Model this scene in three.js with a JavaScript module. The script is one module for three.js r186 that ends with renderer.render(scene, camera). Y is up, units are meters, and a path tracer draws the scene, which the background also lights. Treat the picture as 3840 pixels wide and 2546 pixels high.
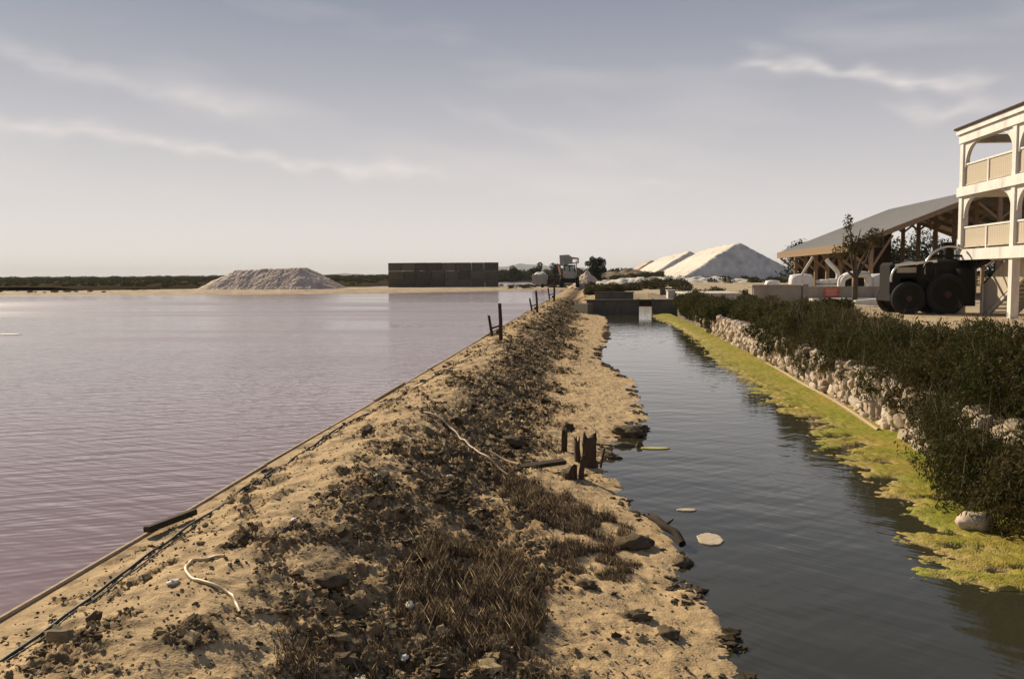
import * as THREE from 'three';
import { mergeGeometries, mergeVertices } from 'three/addons/utils/BufferGeometryUtils.js';
import { createNoise2D, createNoise3D } from 'simplex-noise';

// ---------------------------------------------------------------- camera, sky, sun, exposure
const scene = new THREE.Scene();
const DEG = Math.PI / 180;
const camera = new THREE.PerspectiveCamera(2 * Math.atan(339 / 880) / DEG, 1024 / 678, 0.1, 40000);
camera.position.set(0, 2.2, 0);
camera.rotation.order = 'YXZ';
camera.rotation.set(-4.1 * DEG, 5.0 * DEG, -0.33 * DEG);

const SUN_AZ = -45 * DEG, SUN_EL = 30 * DEG;           // left of the channel's line and ahead
const sunDir = new THREE.Vector3(Math.sin(SUN_AZ) * Math.cos(SUN_EL), Math.sin(SUN_EL), -Math.cos(SUN_AZ) * Math.cos(SUN_EL));
const sun = new THREE.DirectionalLight(new THREE.Color(1.0, 0.87, 0.65), 5);
sun.position.copy(sunDir).multiplyScalar(150).add(new THREE.Vector3(0, 0, -60));
sun.target.position.set(0, 0, -60);
sun.castShadow = true;
Object.assign(sun.shadow.camera, { left: -110, right: 110, top: 110, bottom: -110, near: 1, far: 400 });
sun.shadow.mapSize.set(4096, 4096);
sun.shadow.radius = 1.1;
scene.add(sun, sun.target);

const renderer = new THREE.WebGLRenderer({ antialias: true });
renderer.toneMapping = THREE.LinearToneMapping;
renderer.toneMappingExposure = 1.26;
renderer.shadowMap.enabled = true;

scene.fog = new THREE.FogExp2(0xdcdcdc, 0.00009);

// ---------------------------------------------------------------- random numbers and noise
function mulberry(a) { return () => { a |= 0; a = a + 0x6D2B79F5 | 0; let t = Math.imul(a ^ a >>> 15, 1 | a); t = t + Math.imul(t ^ t >>> 7, 61 | t) ^ t; return ((t ^ t >>> 14) >>> 0) / 4294967296; }; }
const rnd = mulberry(4711);
const rr = (a, b) => a + (b - a) * rnd();
const n2 = createNoise2D(mulberry(11)), n3 = createNoise3D(mulberry(12));
const fbm = (x, y, o = 4) => { let s = 0, a = 1, t = 0; for (let i = 0; i < o; i++) { s += a * n2(x, y); t += a; x = x * 2.03 + 7.1; y = y * 2.03 - 3.7; a *= 0.5; } return s / t; };
const clamp = (x, a = 0, b = 1) => Math.min(b, Math.max(a, x));
const mixN = (a, b, t) => a + (b - a) * t;
const smooth = (a, b, x) => { const t = clamp((x - a) / (b - a)); return t * t * (3 - 2 * t); };
const lerpList = (list, x) => {                          // list of [x, y], x ascending
  if (x <= list[0][0]) return list[0][1];
  for (let i = 1; i < list.length; i++) if (x <= list[i][0]) { const [a, b] = list[i - 1], [c, d] = list[i]; return b + (d - b) * (x - a) / (c - a); }
  return list[list.length - 1][1];
};
const lattice = new Float32Array(65536); { const r = mulberry(99); for (let i = 0; i < 65536; i++) lattice[i] = r() * 2 - 1; }
function pnoise(x, y, px, py) {                           // value noise, periodic in px, py cells
  const xi = Math.floor(x), yi = Math.floor(y), fx = x - xi, fy = y - yi;
  const u = fx * fx * (3 - 2 * fx), v = fy * fy * (3 - 2 * fy);
  const h = (i, j) => lattice[((((i % px) + px) % px) * 157 + (((j % py) + py) % py) * 7919 + px * 31) & 65535];
  return mixN(mixN(h(xi, yi), h(xi + 1, yi), u), mixN(h(xi, yi + 1), h(xi + 1, yi + 1), u), v);
}
function pfbm(u, v, fx, fy, o) { let s = 0, a = 1, t = 0; for (let i = 0; i < o; i++) { s += a * pnoise(u * fx, v * fy, fx, fy); t += a; fx *= 2; fy *= 2; a *= 0.55; } return s / t; }

// ---------------------------------------------------------------- the sky: air and thin cirrus
{
  const W = 2048, Hh = 1024, d = new Float32Array(W * Hh * 4);
  const streaks = [
    [[[-42, 13.8], [-34.6, 12.4], [-29.2, 11.5], [-24.4, 10.5], [-19, 9.6]], 0.8, 0.42],
    [[[-42, 9.0], [-34.8, 8.6], [-30.4, 8.3], [-25.7, 7.9], [-20.7, 7.3], [-15.5, 6.8], [-11.7, 6.6], [-8, 6.5]], 0.5, 0.85],
    [[[8.2, 12.9], [9.6, 12.7], [13, 12.2], [16.6, 11.5], [20.1, 11], [23, 10.6], [25, 10.4]], 0.5, 1.0],
    [[[8.6, 14.1], [9.1, 14], [11.7, 13.5], [13.6, 13.1]], 0.42, 0.5],
    [[[16.8, 9.7], [17.9, 9.5], [20.2, 9.2], [22.4, 9.2], [26, 9.0]], 0.6, 0.7],
    [[[1.5, 5.6], [2.5, 5.6], [6.6, 5.7], [7.6, 5.8]], 0.22, 0.4],
    [[[4.8, 6.6], [5.5, 6.8], [8.9, 7.2], [9.6, 7.3]], 0.28, 0.45],
    [[[-11, 11.4], [-8.6, 10.6], [-3, 8.7], [1.1, 7.3], [4, 6.3]], 0.7, 0.22],
  ];
  for (let j = 0; j < Hh; j++) for (let i = 0; i < W; i++) {
    const el = (j + 0.5) / Hh * 180 - 90, ph = ((i + 0.5) / W - 0.5) * 2 * Math.PI;
    const ce = Math.cos(el * DEG), x = ce * Math.cos(ph), y = Math.sin(el * DEG), z = ce * Math.sin(ph);
    const az = Math.atan2(x, -z) / DEG;
    const cosS = x * sunDir.x + y * sunDir.y + z * sunDir.z;
    const e = Math.max(el, 0), a = Math.exp(-Math.pow(e / 14.9, 1.5)), b = Math.exp(-e / 3.5);
    let r = 0.042 + 0.61 * a + 0.04 * b, g = 0.088 + 0.525 * a + 0.032 * b, bl = 0.182 + 0.410 * a;
    const glow = 0.90 + 0.12 * smooth(-0.6, 1.0, cosS) + 0.25 * Math.exp(-(1 - cosS) * 22);
    r *= glow * 1.0; g *= glow; bl *= mixN(1.04, glow, 0.8);
    let c = 0;
    if (el > 0.5) {
      for (const [pts, w, s] of streaks) {
        const a0 = pts[0][0], a1 = pts[pts.length - 1][0];
        if (az < a0 || az > a1) continue;
        const mid = lerpList(pts, az) + 0.35 * n2(az * 0.22, pts[0][1]);
        const ww = w * (0.75 + 0.5 * n2(az * 0.3, 5 + pts[0][1]));
        const q = (el - mid) / Math.max(0.12, ww);
        if (Math.abs(q) > 3) continue;
        const wisp = 0.65 + 0.5 * fbm(az * 0.35 + el * 0.9, el * 3.2 - az * 0.25, 4);
        c += s * Math.exp(-q * q * (q < 0 ? 1.6 : 0.8)) * wisp * smooth(a0, a0 + 3, az) * (1 - smooth(a1 - 4, a1, az));
      }
      const veil = fbm(az * 0.03 + 3, el * 0.16 + az * 0.012, 5) * smooth(1, 6, el);
      c += 0.34 * clamp(veil * 1.1 + 0.05);
      const outside = (az < -45 || az > 30 ? 1 : 0) * smooth(4, 10, el) * (1 - smooth(60, 80, el));
      c += outside * 0.5 * clamp(fbm(az * 0.05, el * 0.4 + az * 0.05, 4) - 0.15) * 2;
    }
    c = clamp(c, 0, 1.0) * 0.80;
    const k = (j * W + i) * 4;
    d[k] = mixN(r, 0.70, c); d[k + 1] = mixN(g, 0.645, c); d[k + 2] = mixN(bl, 0.61, c); d[k + 3] = 1;
    if (el <= 0) { d[k] = 0.15; d[k + 1] = 0.13; d[k + 2] = 0.105; }
  }
  const t = new THREE.DataTexture(d, W, Hh, THREE.RGBAFormat, THREE.FloatType);
  t.mapping = THREE.EquirectangularReflectionMapping; t.magFilter = t.minFilter = THREE.LinearFilter; t.wrapS = THREE.RepeatWrapping; t.needsUpdate = true;
  scene.background = t; scene.environment = t;
}

// ---------------------------------------------------------------- textures and materials
function tex(n, fn, repeat = 1, srgb = false) {
  const d = new Uint8Array(n * n * 4);
  for (let j = 0; j < n; j++) for (let i = 0; i < n; i++) {
    const c = fn(i / n, j / n), k = (j * n + i) * 4;
    if (typeof c === 'number') d[k] = d[k + 1] = d[k + 2] = clamp(c) * 255; else { d[k] = clamp(c[0]) * 255; d[k + 1] = clamp(c[1]) * 255; d[k + 2] = clamp(c[2]) * 255; }
    d[k + 3] = 255;
  }
  const t = new THREE.DataTexture(d, n, n); t.wrapS = t.wrapT = THREE.RepeatWrapping; t.magFilter = THREE.LinearFilter; t.minFilter = THREE.LinearMipmapLinearFilter; t.generateMipmaps = true;
  t.repeat.set(repeat, repeat); if (srgb) t.colorSpace = THREE.SRGBColorSpace; t.needsUpdate = true; return t;
}
const toS = (c) => c <= 0.0031308 ? c * 12.92 : 1.055 * Math.pow(c, 1 / 2.4) - 0.055;
const tint = (f) => [toS(f * 0.8), toS(f * 0.8), toS(f * 0.8)];
// grey tint maps (around 1 after the 1.25 in the material colours)
const sandTint = tex(512, (u, v) => tint(1 + 0.20 * pfbm(u, v, 12, 12, 5) + 0.16 * pnoise(u * 170, v * 170, 170, 170)), 1 / 1.3, true);
const sandBump = tex(512, (u, v) => 0.5 + 0.35 * pfbm(u, v, 16, 16, 5) + 0.12 * pnoise(u * 128, v * 128, 128, 128), 1 / 1.3);
const coarseTint = tex(512, (u, v) => tint(1 + 0.42 * pfbm(u, v, 6, 6, 6)), 1 / 6, true);
const stoneTint = tex(256, (u, v) => tint(1 + 0.3 * pfbm(u, v, 5, 5, 5)), 1 / 0.6, true);
const stoneBump = tex(256, (u, v) => 0.5 + 0.45 * pfbm(u, v, 8, 8, 5), 1 / 0.6);
const woodTint = tex(256, (u, v) => tint(1 + 0.35 * pfbm(u, v, 3, 24, 4) + 0.15 * pfbm(u, v, 4, 4, 3)), 1 / 0.5, true);
const woodBump = tex(256, (u, v) => 0.5 + 0.4 * pfbm(u, v, 2, 32, 4), 1 / 0.5);
const concTint = tex(512, (u, v) => { const s = pfbm(u, v, 4, 2, 5); return tint(1 + 0.22 * s + 0.22 * Math.min(0, pfbm(u, v, 14, 3, 4) - 0.05) + 0.06 * pnoise(u * 90, v * 90, 90, 90)); }, 1 / 2.4, true);
const concBump = tex(256, (u, v) => 0.5 + 0.4 * pfbm(u, v, 10, 10, 5), 1 / 1.2);
function waveTex(n, list) { return tex(n, (u, v) => { let s = 0; for (const [a, b, amp, ph] of list) { const q = Math.sin(2 * Math.PI * (a * u + b * v) + ph + 1.3 * pnoise(u * 6, v * 6, 6, 6)); s += amp * q; } return 0.5 + 0.5 * s; }); }
const waves = (count, kx, ky0, ky1, seed) => { const r = mulberry(seed), l = []; let t = 0; for (let i = 0; i < count; i++) { const f = ky0 * Math.pow(ky1 / ky0, r()); const k = [Math.round((r() * 2 - 1) * kx * f), Math.max(1, Math.round(f)) * (r() < 0.5 ? 1 : -1), Math.pow(f, -0.75), r() * 6.28]; t += k[2]; l.push(k); } for (const k of l) k[2] *= 1.5 / t; return l; };
const pondWave = waveTex(1024, waves(44, 0.7, 14, 105, 5)); pondWave.repeat.set(1 / 9, 1 / 9);
const chanWave = waveTex(1024, waves(30, 1.1, 4, 60, 8)); chanWave.repeat.set(1 / 7, 1 / 7);
const pondRough = tex(512, (u, v) => 0.30 + 0.5 * smooth(-0.25, 0.35, pfbm(u, v, 2, 7, 5)), 1); pondRough.repeat.set(1 / 120, 1 / 70);
const pondTint = tex(512, (u, v) => { const s = pfbm(u, v, 3, 5, 5); return [toS(0.8 * (1 + 0.14 * s)), toS(0.8 * (1 - 0.05 * s)), toS(0.8 * (1 + 0.04 * s))]; }, 1 / 60, true);

const lin = (r, g, b) => new THREE.Color().setRGB(r, g, b);
const T = 1.25;                                            // undoes the 0.8 in the tint maps
function mat(r, g, b, o = {}) { const k = o.map ? T : 1; return new THREE.MeshPhysicalMaterial({ color: lin(r * k, g * k, b * k), roughness: 0.9, metalness: 0, specularIntensity: (o.roughness ?? 0.9) >= 0.85 ? 0.3 : 1, side: THREE.DoubleSide, ...o }); }
const M = {
  sand: mat(0.46, 0.318, 0.168, { map: sandTint, bumpMap: sandBump, bumpScale: 0.010, vertexColors: true, roughness: 0.95 }),
  yard: mat(0.42, 0.32, 0.20, { map: coarseTint, bumpMap: sandBump, bumpScale: 0.02, roughness: 0.95 }),
  bank: mat(0.40, 0.30, 0.19, { map: coarseTint, roughness: 0.95 }),
  marsh: mat(0.060, 0.046, 0.028, { map: coarseTint, specularIntensity: 0, roughness: 0.95 }),
  mud: mat(0.05, 0.042, 0.026, { map: sandTint, roughness: 0.7 }),
  algae: mat(0.285, 0.235, 0.050, { map: sandTint, bumpMap: sandBump, bumpScale: 0.02, vertexColors: true, roughness: 0.85 }),
  clod: mat(0.125, 0.092, 0.054, { roughness: 1 }),
  grass: mat(1, 1, 1, { vertexColors: true, roughness: 0.9 }),
  leaf: new THREE.MeshPhysicalMaterial({ color: lin(1, 1, 1), vertexColors: true, roughness: 0.9, specularIntensity: 0.25, transmission: 0.35, thickness: 0, side: THREE.DoubleSide }),
  stone: mat(0.52, 0.41, 0.30, { map: stoneTint, bumpMap: stoneBump, bumpScale: 0.02 }),
  stoneB: mat(0.60, 0.50, 0.39, { map: stoneTint, bumpMap: stoneBump, bumpScale: 0.02 }),
  stoneC: mat(0.36, 0.28, 0.20, { map: stoneTint, bumpMap: stoneBump, bumpScale: 0.02 }),
  mortar: mat(0.20, 0.155, 0.11, { map: stoneTint, bumpMap: stoneBump, bumpScale: 0.03 }),
  conc: mat(0.34, 0.29, 0.235, { map: concTint, bumpMap: concBump, bumpScale: 0.006 }),
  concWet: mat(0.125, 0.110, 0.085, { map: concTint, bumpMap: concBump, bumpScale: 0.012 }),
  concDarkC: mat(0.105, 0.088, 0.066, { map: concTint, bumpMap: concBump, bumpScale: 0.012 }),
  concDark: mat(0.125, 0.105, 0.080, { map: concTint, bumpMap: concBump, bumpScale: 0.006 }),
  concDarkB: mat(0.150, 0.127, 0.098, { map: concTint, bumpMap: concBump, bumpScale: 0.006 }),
  salt: mat(0.66, 0.585, 0.49, { map: coarseTint, bumpMap: concBump, bumpScale: 0.03 }),
  saltTan: mat(0.56, 0.43, 0.33, { map: coarseTint, bumpMap: concBump, bumpScale: 0.03 }),
  earth: mat(0.22, 0.17, 0.115, { specularIntensity: 0.1, map: coarseTint }),
  wood: mat(0.085, 0.060, 0.038, { map: woodTint, bumpMap: woodBump, bumpScale: 0.006 }),
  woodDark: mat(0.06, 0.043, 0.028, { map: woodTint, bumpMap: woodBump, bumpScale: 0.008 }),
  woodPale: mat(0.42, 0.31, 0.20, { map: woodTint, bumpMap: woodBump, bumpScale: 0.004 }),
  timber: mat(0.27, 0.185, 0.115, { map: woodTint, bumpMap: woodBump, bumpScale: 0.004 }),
  bark: mat(0.09, 0.068, 0.048, { map: woodTint, bumpMap: woodBump, bumpScale: 0.012 }),
  twig: mat(0.16, 0.115, 0.07),
  white: mat(0.72, 0.68, 0.62, { map: concTint, roughness: 0.6 }),
  plaster: mat(0.62, 0.55, 0.46, { map: concTint, roughness: 0.8 }),
  rail: mat(0.50, 0.42, 0.31, { map: concTint, roughness: 0.75 }),
  roofGrey: mat(0.27, 0.25, 0.235, { map: concTint, roughness: 0.65 }),
  black: mat(0.016, 0.014, 0.012, { roughness: 0.86 }),
  rubber: mat(0.02, 0.019, 0.018, { roughness: 0.85 }),
  cable: mat(0.012, 0.011, 0.010, { roughness: 0.6 }),
  steel: mat(0.55, 0.53, 0.50, { roughness: 0.28, metalness: 0.9 }),
  rust: mat(0.07, 0.042, 0.028, { map: stoneTint, roughness: 0.85 }),
  cream: mat(0.60, 0.50, 0.36, { roughness: 0.55 }),
  machineGrey: mat(0.34, 0.31, 0.27, { map: concTint, roughness: 0.6 }),
  orange: mat(0.72, 0.33, 0.14, { roughness: 0.5 }),
  red: mat(0.58, 0.09, 0.045, { roughness: 0.6 }),
  hose: mat(0.56, 0.42, 0.22, { roughness: 0.5 }),
  hosePink: mat(0.36, 0.22, 0.13, { roughness: 0.6 }),
  shell: mat(0.68, 0.61, 0.52, { roughness: 0.5 }),
  foam: mat(0.50, 0.40, 0.28, { bumpMap: concBump, bumpScale: 0.02 }),
  hill: mat(0.10, 0.10, 0.075, { specularIntensity: 0, map: coarseTint }),
  glass: new THREE.MeshPhysicalMaterial({ color: lin(0.75, 0.8, 0.75), transmission: 0.9, thickness: 0, roughness: 0.05, side: THREE.DoubleSide }),
  pond: new THREE.MeshPhysicalMaterial({ color: lin(0.205 * T, 0.140 * T, 0.138 * T), map: pondTint, roughnessMap: pondRough, roughness: 0.32, ior: 1.38, bumpMap: pondWave, bumpScale: 0.022, side: THREE.DoubleSide }),
  channel: new THREE.MeshPhysicalMaterial({ color: lin(0.085, 0.078, 0.044), transmission: 0.55, thickness: 0, roughness: 0.05, ior: 1.38, bumpMap: chanWave, bumpScale: 0.009, side: THREE.DoubleSide }),
};

// ---------------------------------------------------------------- object helpers
const used = {};
const numbered = (n) => { const k = used[n] = (used[n] ?? -1) + 1; return k ? `${n}_${String(k).padStart(3, '0')}` : n; };
function shade(m) { m.castShadow = m.receiveShadow = true; return m; }
function thing(name, label, category, [x, y, z] = [0, 0, 0], turn = 0, group) {
  const o = new THREE.Group(); o.name = numbered(name); o.position.set(x, y, z); o.rotation.y = turn;
  o.userData = { label, category }; if (group) o.userData.group = group; scene.add(o); return o;
}
function part(name, geo, m, parent) { const o = shade(new THREE.Mesh(Array.isArray(geo) ? join(geo) : geo, m)); o.name = name; parent.add(o); return o; }
function single(name, geo, m, label, category, pos = [0, 0, 0], group) { const o = shade(new THREE.Mesh(Array.isArray(geo) ? join(geo) : geo, m)); o.name = numbered(name); o.position.set(...pos); o.userData = { label, category }; if (group) o.userData.group = group; scene.add(o); return o; }
function setting(name, geo, m, label) { const o = shade(new THREE.Mesh(geo, m)); o.name = name; o.userData = { kind: 'structure', label, category: name.replace(/_/g, ' ') }; scene.add(o); return o; }
function stuff(o, name, label, category) { o.name = numbered(name); o.userData = { kind: 'stuff', label, category }; shade(o); scene.add(o); return o; }
function join(list) { return mergeGeometries(list.map((g) => { g = g.index ? g.toNonIndexed() : g; for (const k of Object.keys(g.attributes)) if (!['position', 'normal', 'uv'].includes(k)) g.deleteAttribute(k); return g; })); }
function metreUV(g) {                                       // uv in metres from the face's main direction
  g = g.index ? g.toNonIndexed() : g; const p = g.attributes.position, n = g.attributes.normal, uv = new Float32Array(p.count * 2);
  for (let i = 0; i < p.count; i++) { const a = Math.abs(n.getX(i)), b = Math.abs(n.getY(i)), c = Math.abs(n.getZ(i)); const [u, v] = a > b && a > c ? [p.getZ(i), p.getY(i)] : b > c ? [p.getX(i), p.getZ(i)] : [p.getX(i), p.getY(i)]; uv[2 * i] = u; uv[2 * i + 1] = v; }
  g.setAttribute('uv', new THREE.BufferAttribute(uv, 2)); return g;
}
function box(x0, x1, y0, y1, z0, z1) { const g = new THREE.BoxGeometry(x1 - x0, y1 - y0, z1 - z0); g.translate((x0 + x1) / 2, (y0 + y1) / 2, (z0 + z1) / 2); return metreUV(g); }
function chamfer(w, h, d, c = 0.02) {                       // box with cut edges, 44 triangles
  const s = [], X = w / 2, Y = h / 2, Z = d / 2;
  for (const [x, y, z] of [[1, 1, 1], [1, 1, -1], [1, -1, 1], [1, -1, -1], [-1, 1, 1], [-1, 1, -1], [-1, -1, 1], [-1, -1, -1]]) s.push([x * X, y * (Y - c), z * (Z - c)], [x * (X - c), y * Y, z * (Z - c)], [x * (X - c), y * (Y - c), z * Z]);
  const quads = [], tri = [], id = (i, k) => i * 3 + k;
  const out = []; const push = (a, b, c2) => { const A = new THREE.Vector3(...s[a]), B = new THREE.Vector3(...s[b]), C = new THREE.Vector3(...s[c2]); const n = B.clone().sub(A).cross(C.clone().sub(A)); if (n.dot(A.clone().add(B).add(C)) < 0) out.push(A, C, B); else out.push(A, B, C); };
  const quad = (a, b, c2, d2) => { push(a, b, c2); push(a, c2, d2); };
  quad(id(0, 0), id(1, 0), id(3, 0), id(2, 0)); quad(id(4, 0), id(5, 0), id(7, 0), id(6, 0));
  quad(id(0, 1), id(1, 1), id(5, 1), id(4, 1)); quad(id(2, 1), id(3, 1), id(7, 1), id(6, 1));
  quad(id(0, 2), id(2, 2), id(6, 2), id(4, 2)); quad(id(1, 2), id(3, 2), id(7, 2), id(5, 2));
  for (let i = 0; i < 8; i++) push(id(i, 0), id(i, 1), id(i, 2));
  for (const [i, j, a, b] of [[0, 1, 0, 1], [2, 3, 0, 1], [4, 5, 0, 1], [6, 7, 0, 1], [0, 2, 0, 2], [1, 3, 0, 2], [4, 6, 0, 2], [5, 7, 0, 2], [0, 4, 1, 2], [1, 5, 1, 2], [2, 6, 1, 2], [3, 7, 1, 2]]) quad(id(i, a), id(j, a), id(j, b), id(i, b));
  const g = new THREE.BufferGeometry().setFromPoints(out); g.computeVertexNormals(); return metreUV(g);
}
function rod(a, b, ra, rb = ra, seg = 8) {                  // tapered bar from a to b
  const A = new THREE.Vector3(...a), B = new THREE.Vector3(...b), L = A.distanceTo(B);
  const g = new THREE.CylinderGeometry(rb, ra, L, seg, 1); g.translate(0, L / 2, 0);
  g.applyQuaternion(new THREE.Quaternion().setFromUnitVectors(new THREE.Vector3(0, 1, 0), B.clone().sub(A).normalize())); g.translate(...a); return g;
}
function tube(pts, r, seg = 40, rad = 7) { return new THREE.TubeGeometry(new THREE.CatmullRomCurve3(pts.map((p) => new THREE.Vector3(...p))), seg, r, rad, false); }
function beam(a, b, w, h) {                                 // square bar from a to b
  const A = new THREE.Vector3(...a), B = new THREE.Vector3(...b), L = A.distanceTo(B), g = metreUV(new THREE.BoxGeometry(w, h, L));
  const m = new THREE.Matrix4().lookAt(B, A, Math.abs(B.y - A.y) > 0.95 * L ? new THREE.Vector3(0, 0, 1) : new THREE.Vector3(0, 1, 0)); g.applyMatrix4(m); g.translate((A.x + B.x) / 2, (A.y + B.y) / 2, (A.z + B.z) / 2); return g;
}
function lump(r, detail, amp, freq, seed, sq = [1, 1, 1]) { // rough stone or clod
  const g = mergeVertices(new THREE.IcosahedronGeometry(r, detail).deleteAttribute('uv').deleteAttribute('normal')); const p = g.attributes.position;
  for (let i = 0; i < p.count; i++) { const x = p.getX(i), y = p.getY(i), z = p.getZ(i), k = 1 + amp * n3(x / r * freq + seed, y / r * freq, z / r * freq - seed) + amp * 0.5 * n3(x / r * freq * 2.3 - seed, y / r * freq * 2.3, z / r * freq * 2.3) + amp * 0.4 * n3(x / r * freq * 5.1, y / r * freq * 5.1 + seed, z / r * freq * 5.1); p.setXYZ(i, x * k * sq[0], y * k * sq[1], z * k * sq[2]); }
  g.computeVertexNormals(); const uv = new Float32Array(p.count * 2); for (let i = 0; i < p.count; i++) { uv[2 * i] = p.getX(i) + p.getY(i) * 0.5; uv[2 * i + 1] = p.getZ(i) + p.getY(i) * 0.7; } g.setAttribute('uv', new THREE.BufferAttribute(uv, 2)); return g;
}
function sheet(xs, zs, hf, cf, keep) {                      // height field over lists of x and z
  const nx = xs.length, nz = zs.length, pos = new Float32Array(nx * nz * 3), uv = new Float32Array(nx * nz * 2), col = cf ? new Float32Array(nx * nz * 3) : null, idx = [], ok = keep ? new Uint8Array(nx * nz) : null;
  for (let j = 0; j < nz; j++) for (let i = 0; i < nx; i++) { const k = j * nx + i, x = typeof xs[i] === 'function' ? xs[i](zs[j]) : xs[i], z = zs[j], y = hf(x, z); pos[3 * k] = x; pos[3 * k + 1] = y; pos[3 * k + 2] = z; uv[2 * k] = x; uv[2 * k + 1] = z; if (cf) { const c = cf(x, z, y); col[3 * k] = c[0]; col[3 * k + 1] = c[1]; col[3 * k + 2] = c[2]; } if (keep) ok[k] = keep(x, z, y) ? 1 : 0; }
  for (let j = 0; j < nz - 1; j++) for (let i = 0; i < nx - 1; i++) { const a = j * nx + i, b = a + 1, c = a + nx, d = c + 1; if (keep && !(ok[a] || ok[b] || ok[c] || ok[d])) continue; idx.push(a, b, c, b, d, c); }
  const g = new THREE.BufferGeometry(); g.setAttribute('position', new THREE.BufferAttribute(pos, 3)); g.setAttribute('uv', new THREE.BufferAttribute(uv, 2)); if (cf) g.setAttribute('color', new THREE.BufferAttribute(col, 3)); g.setIndex(idx); g.computeVertexNormals(); return g;
}
const range = (a, b, n) => Array.from({ length: n + 1 }, (_, i) => a + (b - a) * i / n);
function depthRows(z0, z1, k) { const out = []; let z = z0; while (z < z1) { out.push(-z); z *= k; } out.push(-z1); return out; }
// leaves spread through lobes [x, y, z, rx, ry, rz]: small crossed diamonds
function leafCloud(lobes, count, size, pal, seed, up = 0, wide = 0.45) {
  const r = mulberry(seed), pos = [], nor = [], col = [], wts = lobes.map((l) => Math.pow(l[3] * l[4] * l[5], 0.67)), tot = wts.reduce((a, b) => a + b, 0);
  const v = new THREE.Vector3(), a = new THREE.Vector3(), b = new THREE.Vector3(), n = new THREE.Vector3();
  for (let li = 0; li < lobes.length; li++) {
    const own = [pal[Math.floor(r() * pal.length)], pal[Math.floor(r() * pal.length)], pal[Math.floor(r() * pal.length)]], [cx, cy, cz, rx, ry, rz] = lobes[li], m = Math.round(count * wts[li] / tot);
    for (let i = 0; i < m; i++) {
      v.set(r() * 2 - 1, r() * 2 - 1, r() * 2 - 1); if (v.lengthSq() > 1) { i--; continue; }
      const d = v.length(); v.multiplyScalar(Math.pow(d, 0.45) / d);              // more of them near the outside
      const ragged = 1 + 0.34 * n3(v.x * 2.1 + cx, v.y * 2.1 + li, v.z * 2.1 + cz) + 0.14 * n3(v.x * 6 + cx, v.y * 6, v.z * 6 + cz);
      if (n3(v.x * 2.6 + cx * 3, v.y * 2.6 + 9, v.z * 2.6 + cz * 3) < -0.42) continue;
      const px = cx + v.x * rx * ragged, py = cy + v.y * ry * ragged, pz = cz + v.z * rz * ragged, s = size * (0.55 + 0.9 * r());
      a.set(r() * 2 - 1, (r() * 2 - 1) + up, r() * 2 - 1).normalize(); b.set(r() * 2 - 1, r() * 2 - 1, r() * 2 - 1).cross(a).normalize(); n.crossVectors(a, b);
      const q = [[a, s], [b, s * wide], [a, -s], [b, -s * wide]].map(([d2, k]) => [px + d2.x * k, py + d2.y * k, pz + d2.z * k]);
      pos.push(...q[0], ...q[1], ...q[2], ...q[0], ...q[2], ...q[3]);
      const c = r() < 0.7 ? own[Math.floor(r() * 3)] : pal[Math.floor(r() * pal.length)], f = 0.7 + 0.6 * r();
      for (let k = 0; k < 6; k++) { nor.push(n.x, n.y, n.z); col.push(c[0] * f, c[1] * f, c[2] * f); }
    }
  }
  const g = new THREE.BufferGeometry(); g.setAttribute('position', new THREE.Float32BufferAttribute(pos, 3)); g.setAttribute('normal', new THREE.Float32BufferAttribute(nor, 3)); g.setAttribute('color', new THREE.Float32BufferAttribute(col, 3)); return g;
}
function branches(base, tips, r0, bend = 0.15) {            // limbs from a base to their tips
  return join(tips.map((t, i) => { const m = [mixN(base[0], t[0], 0.5) + bend * (rnd() - 0.5), mixN(base[1], t[1], 0.45), mixN(base[2], t[2], 0.5) + bend * (rnd() - 0.5)]; return join([rod(base, m, r0, r0 * 0.65, 6), rod(m, t, r0 * 0.65, r0 * 0.22, 6)]); }));
}

// ================================================================ THE SETTING
const WATER = 0, CHAN = -0.35, YARD = 0.45;
// shoreline of the channel along the dike: [z, x], far to near
const SHORE = [[-150, 1.5], [-62, 1.5], [-58.5, 0.6], [-55, 0.95], [-52.7, 1.03], [-44, 0.95], [-36.2, 0.80], [-31, 0.45], [-26.8, 0.33], [-24, 0.72], [-21.3, 1.08], [-19, 1.06], [-17.7, 0.98], [-15.8, 1.02], [-14.4, 0.75], [-13.4, 0.40], [-12.4, 0.22], [-11.4, 0.27], [-10.4, 0.41], [-9.1, 0.68], [-8.1, 0.80], [-7.2, 0.86], [-6.5, 0.93], [-5.5, 0.95], [-4, 1.0], [6, 1.0]];
const shoreX = (z) => lerpList(SHORE, z) + 0.07 * n2(z * 0.9, 3) + 0.03 * n2(z * 3.1, 8);
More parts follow.
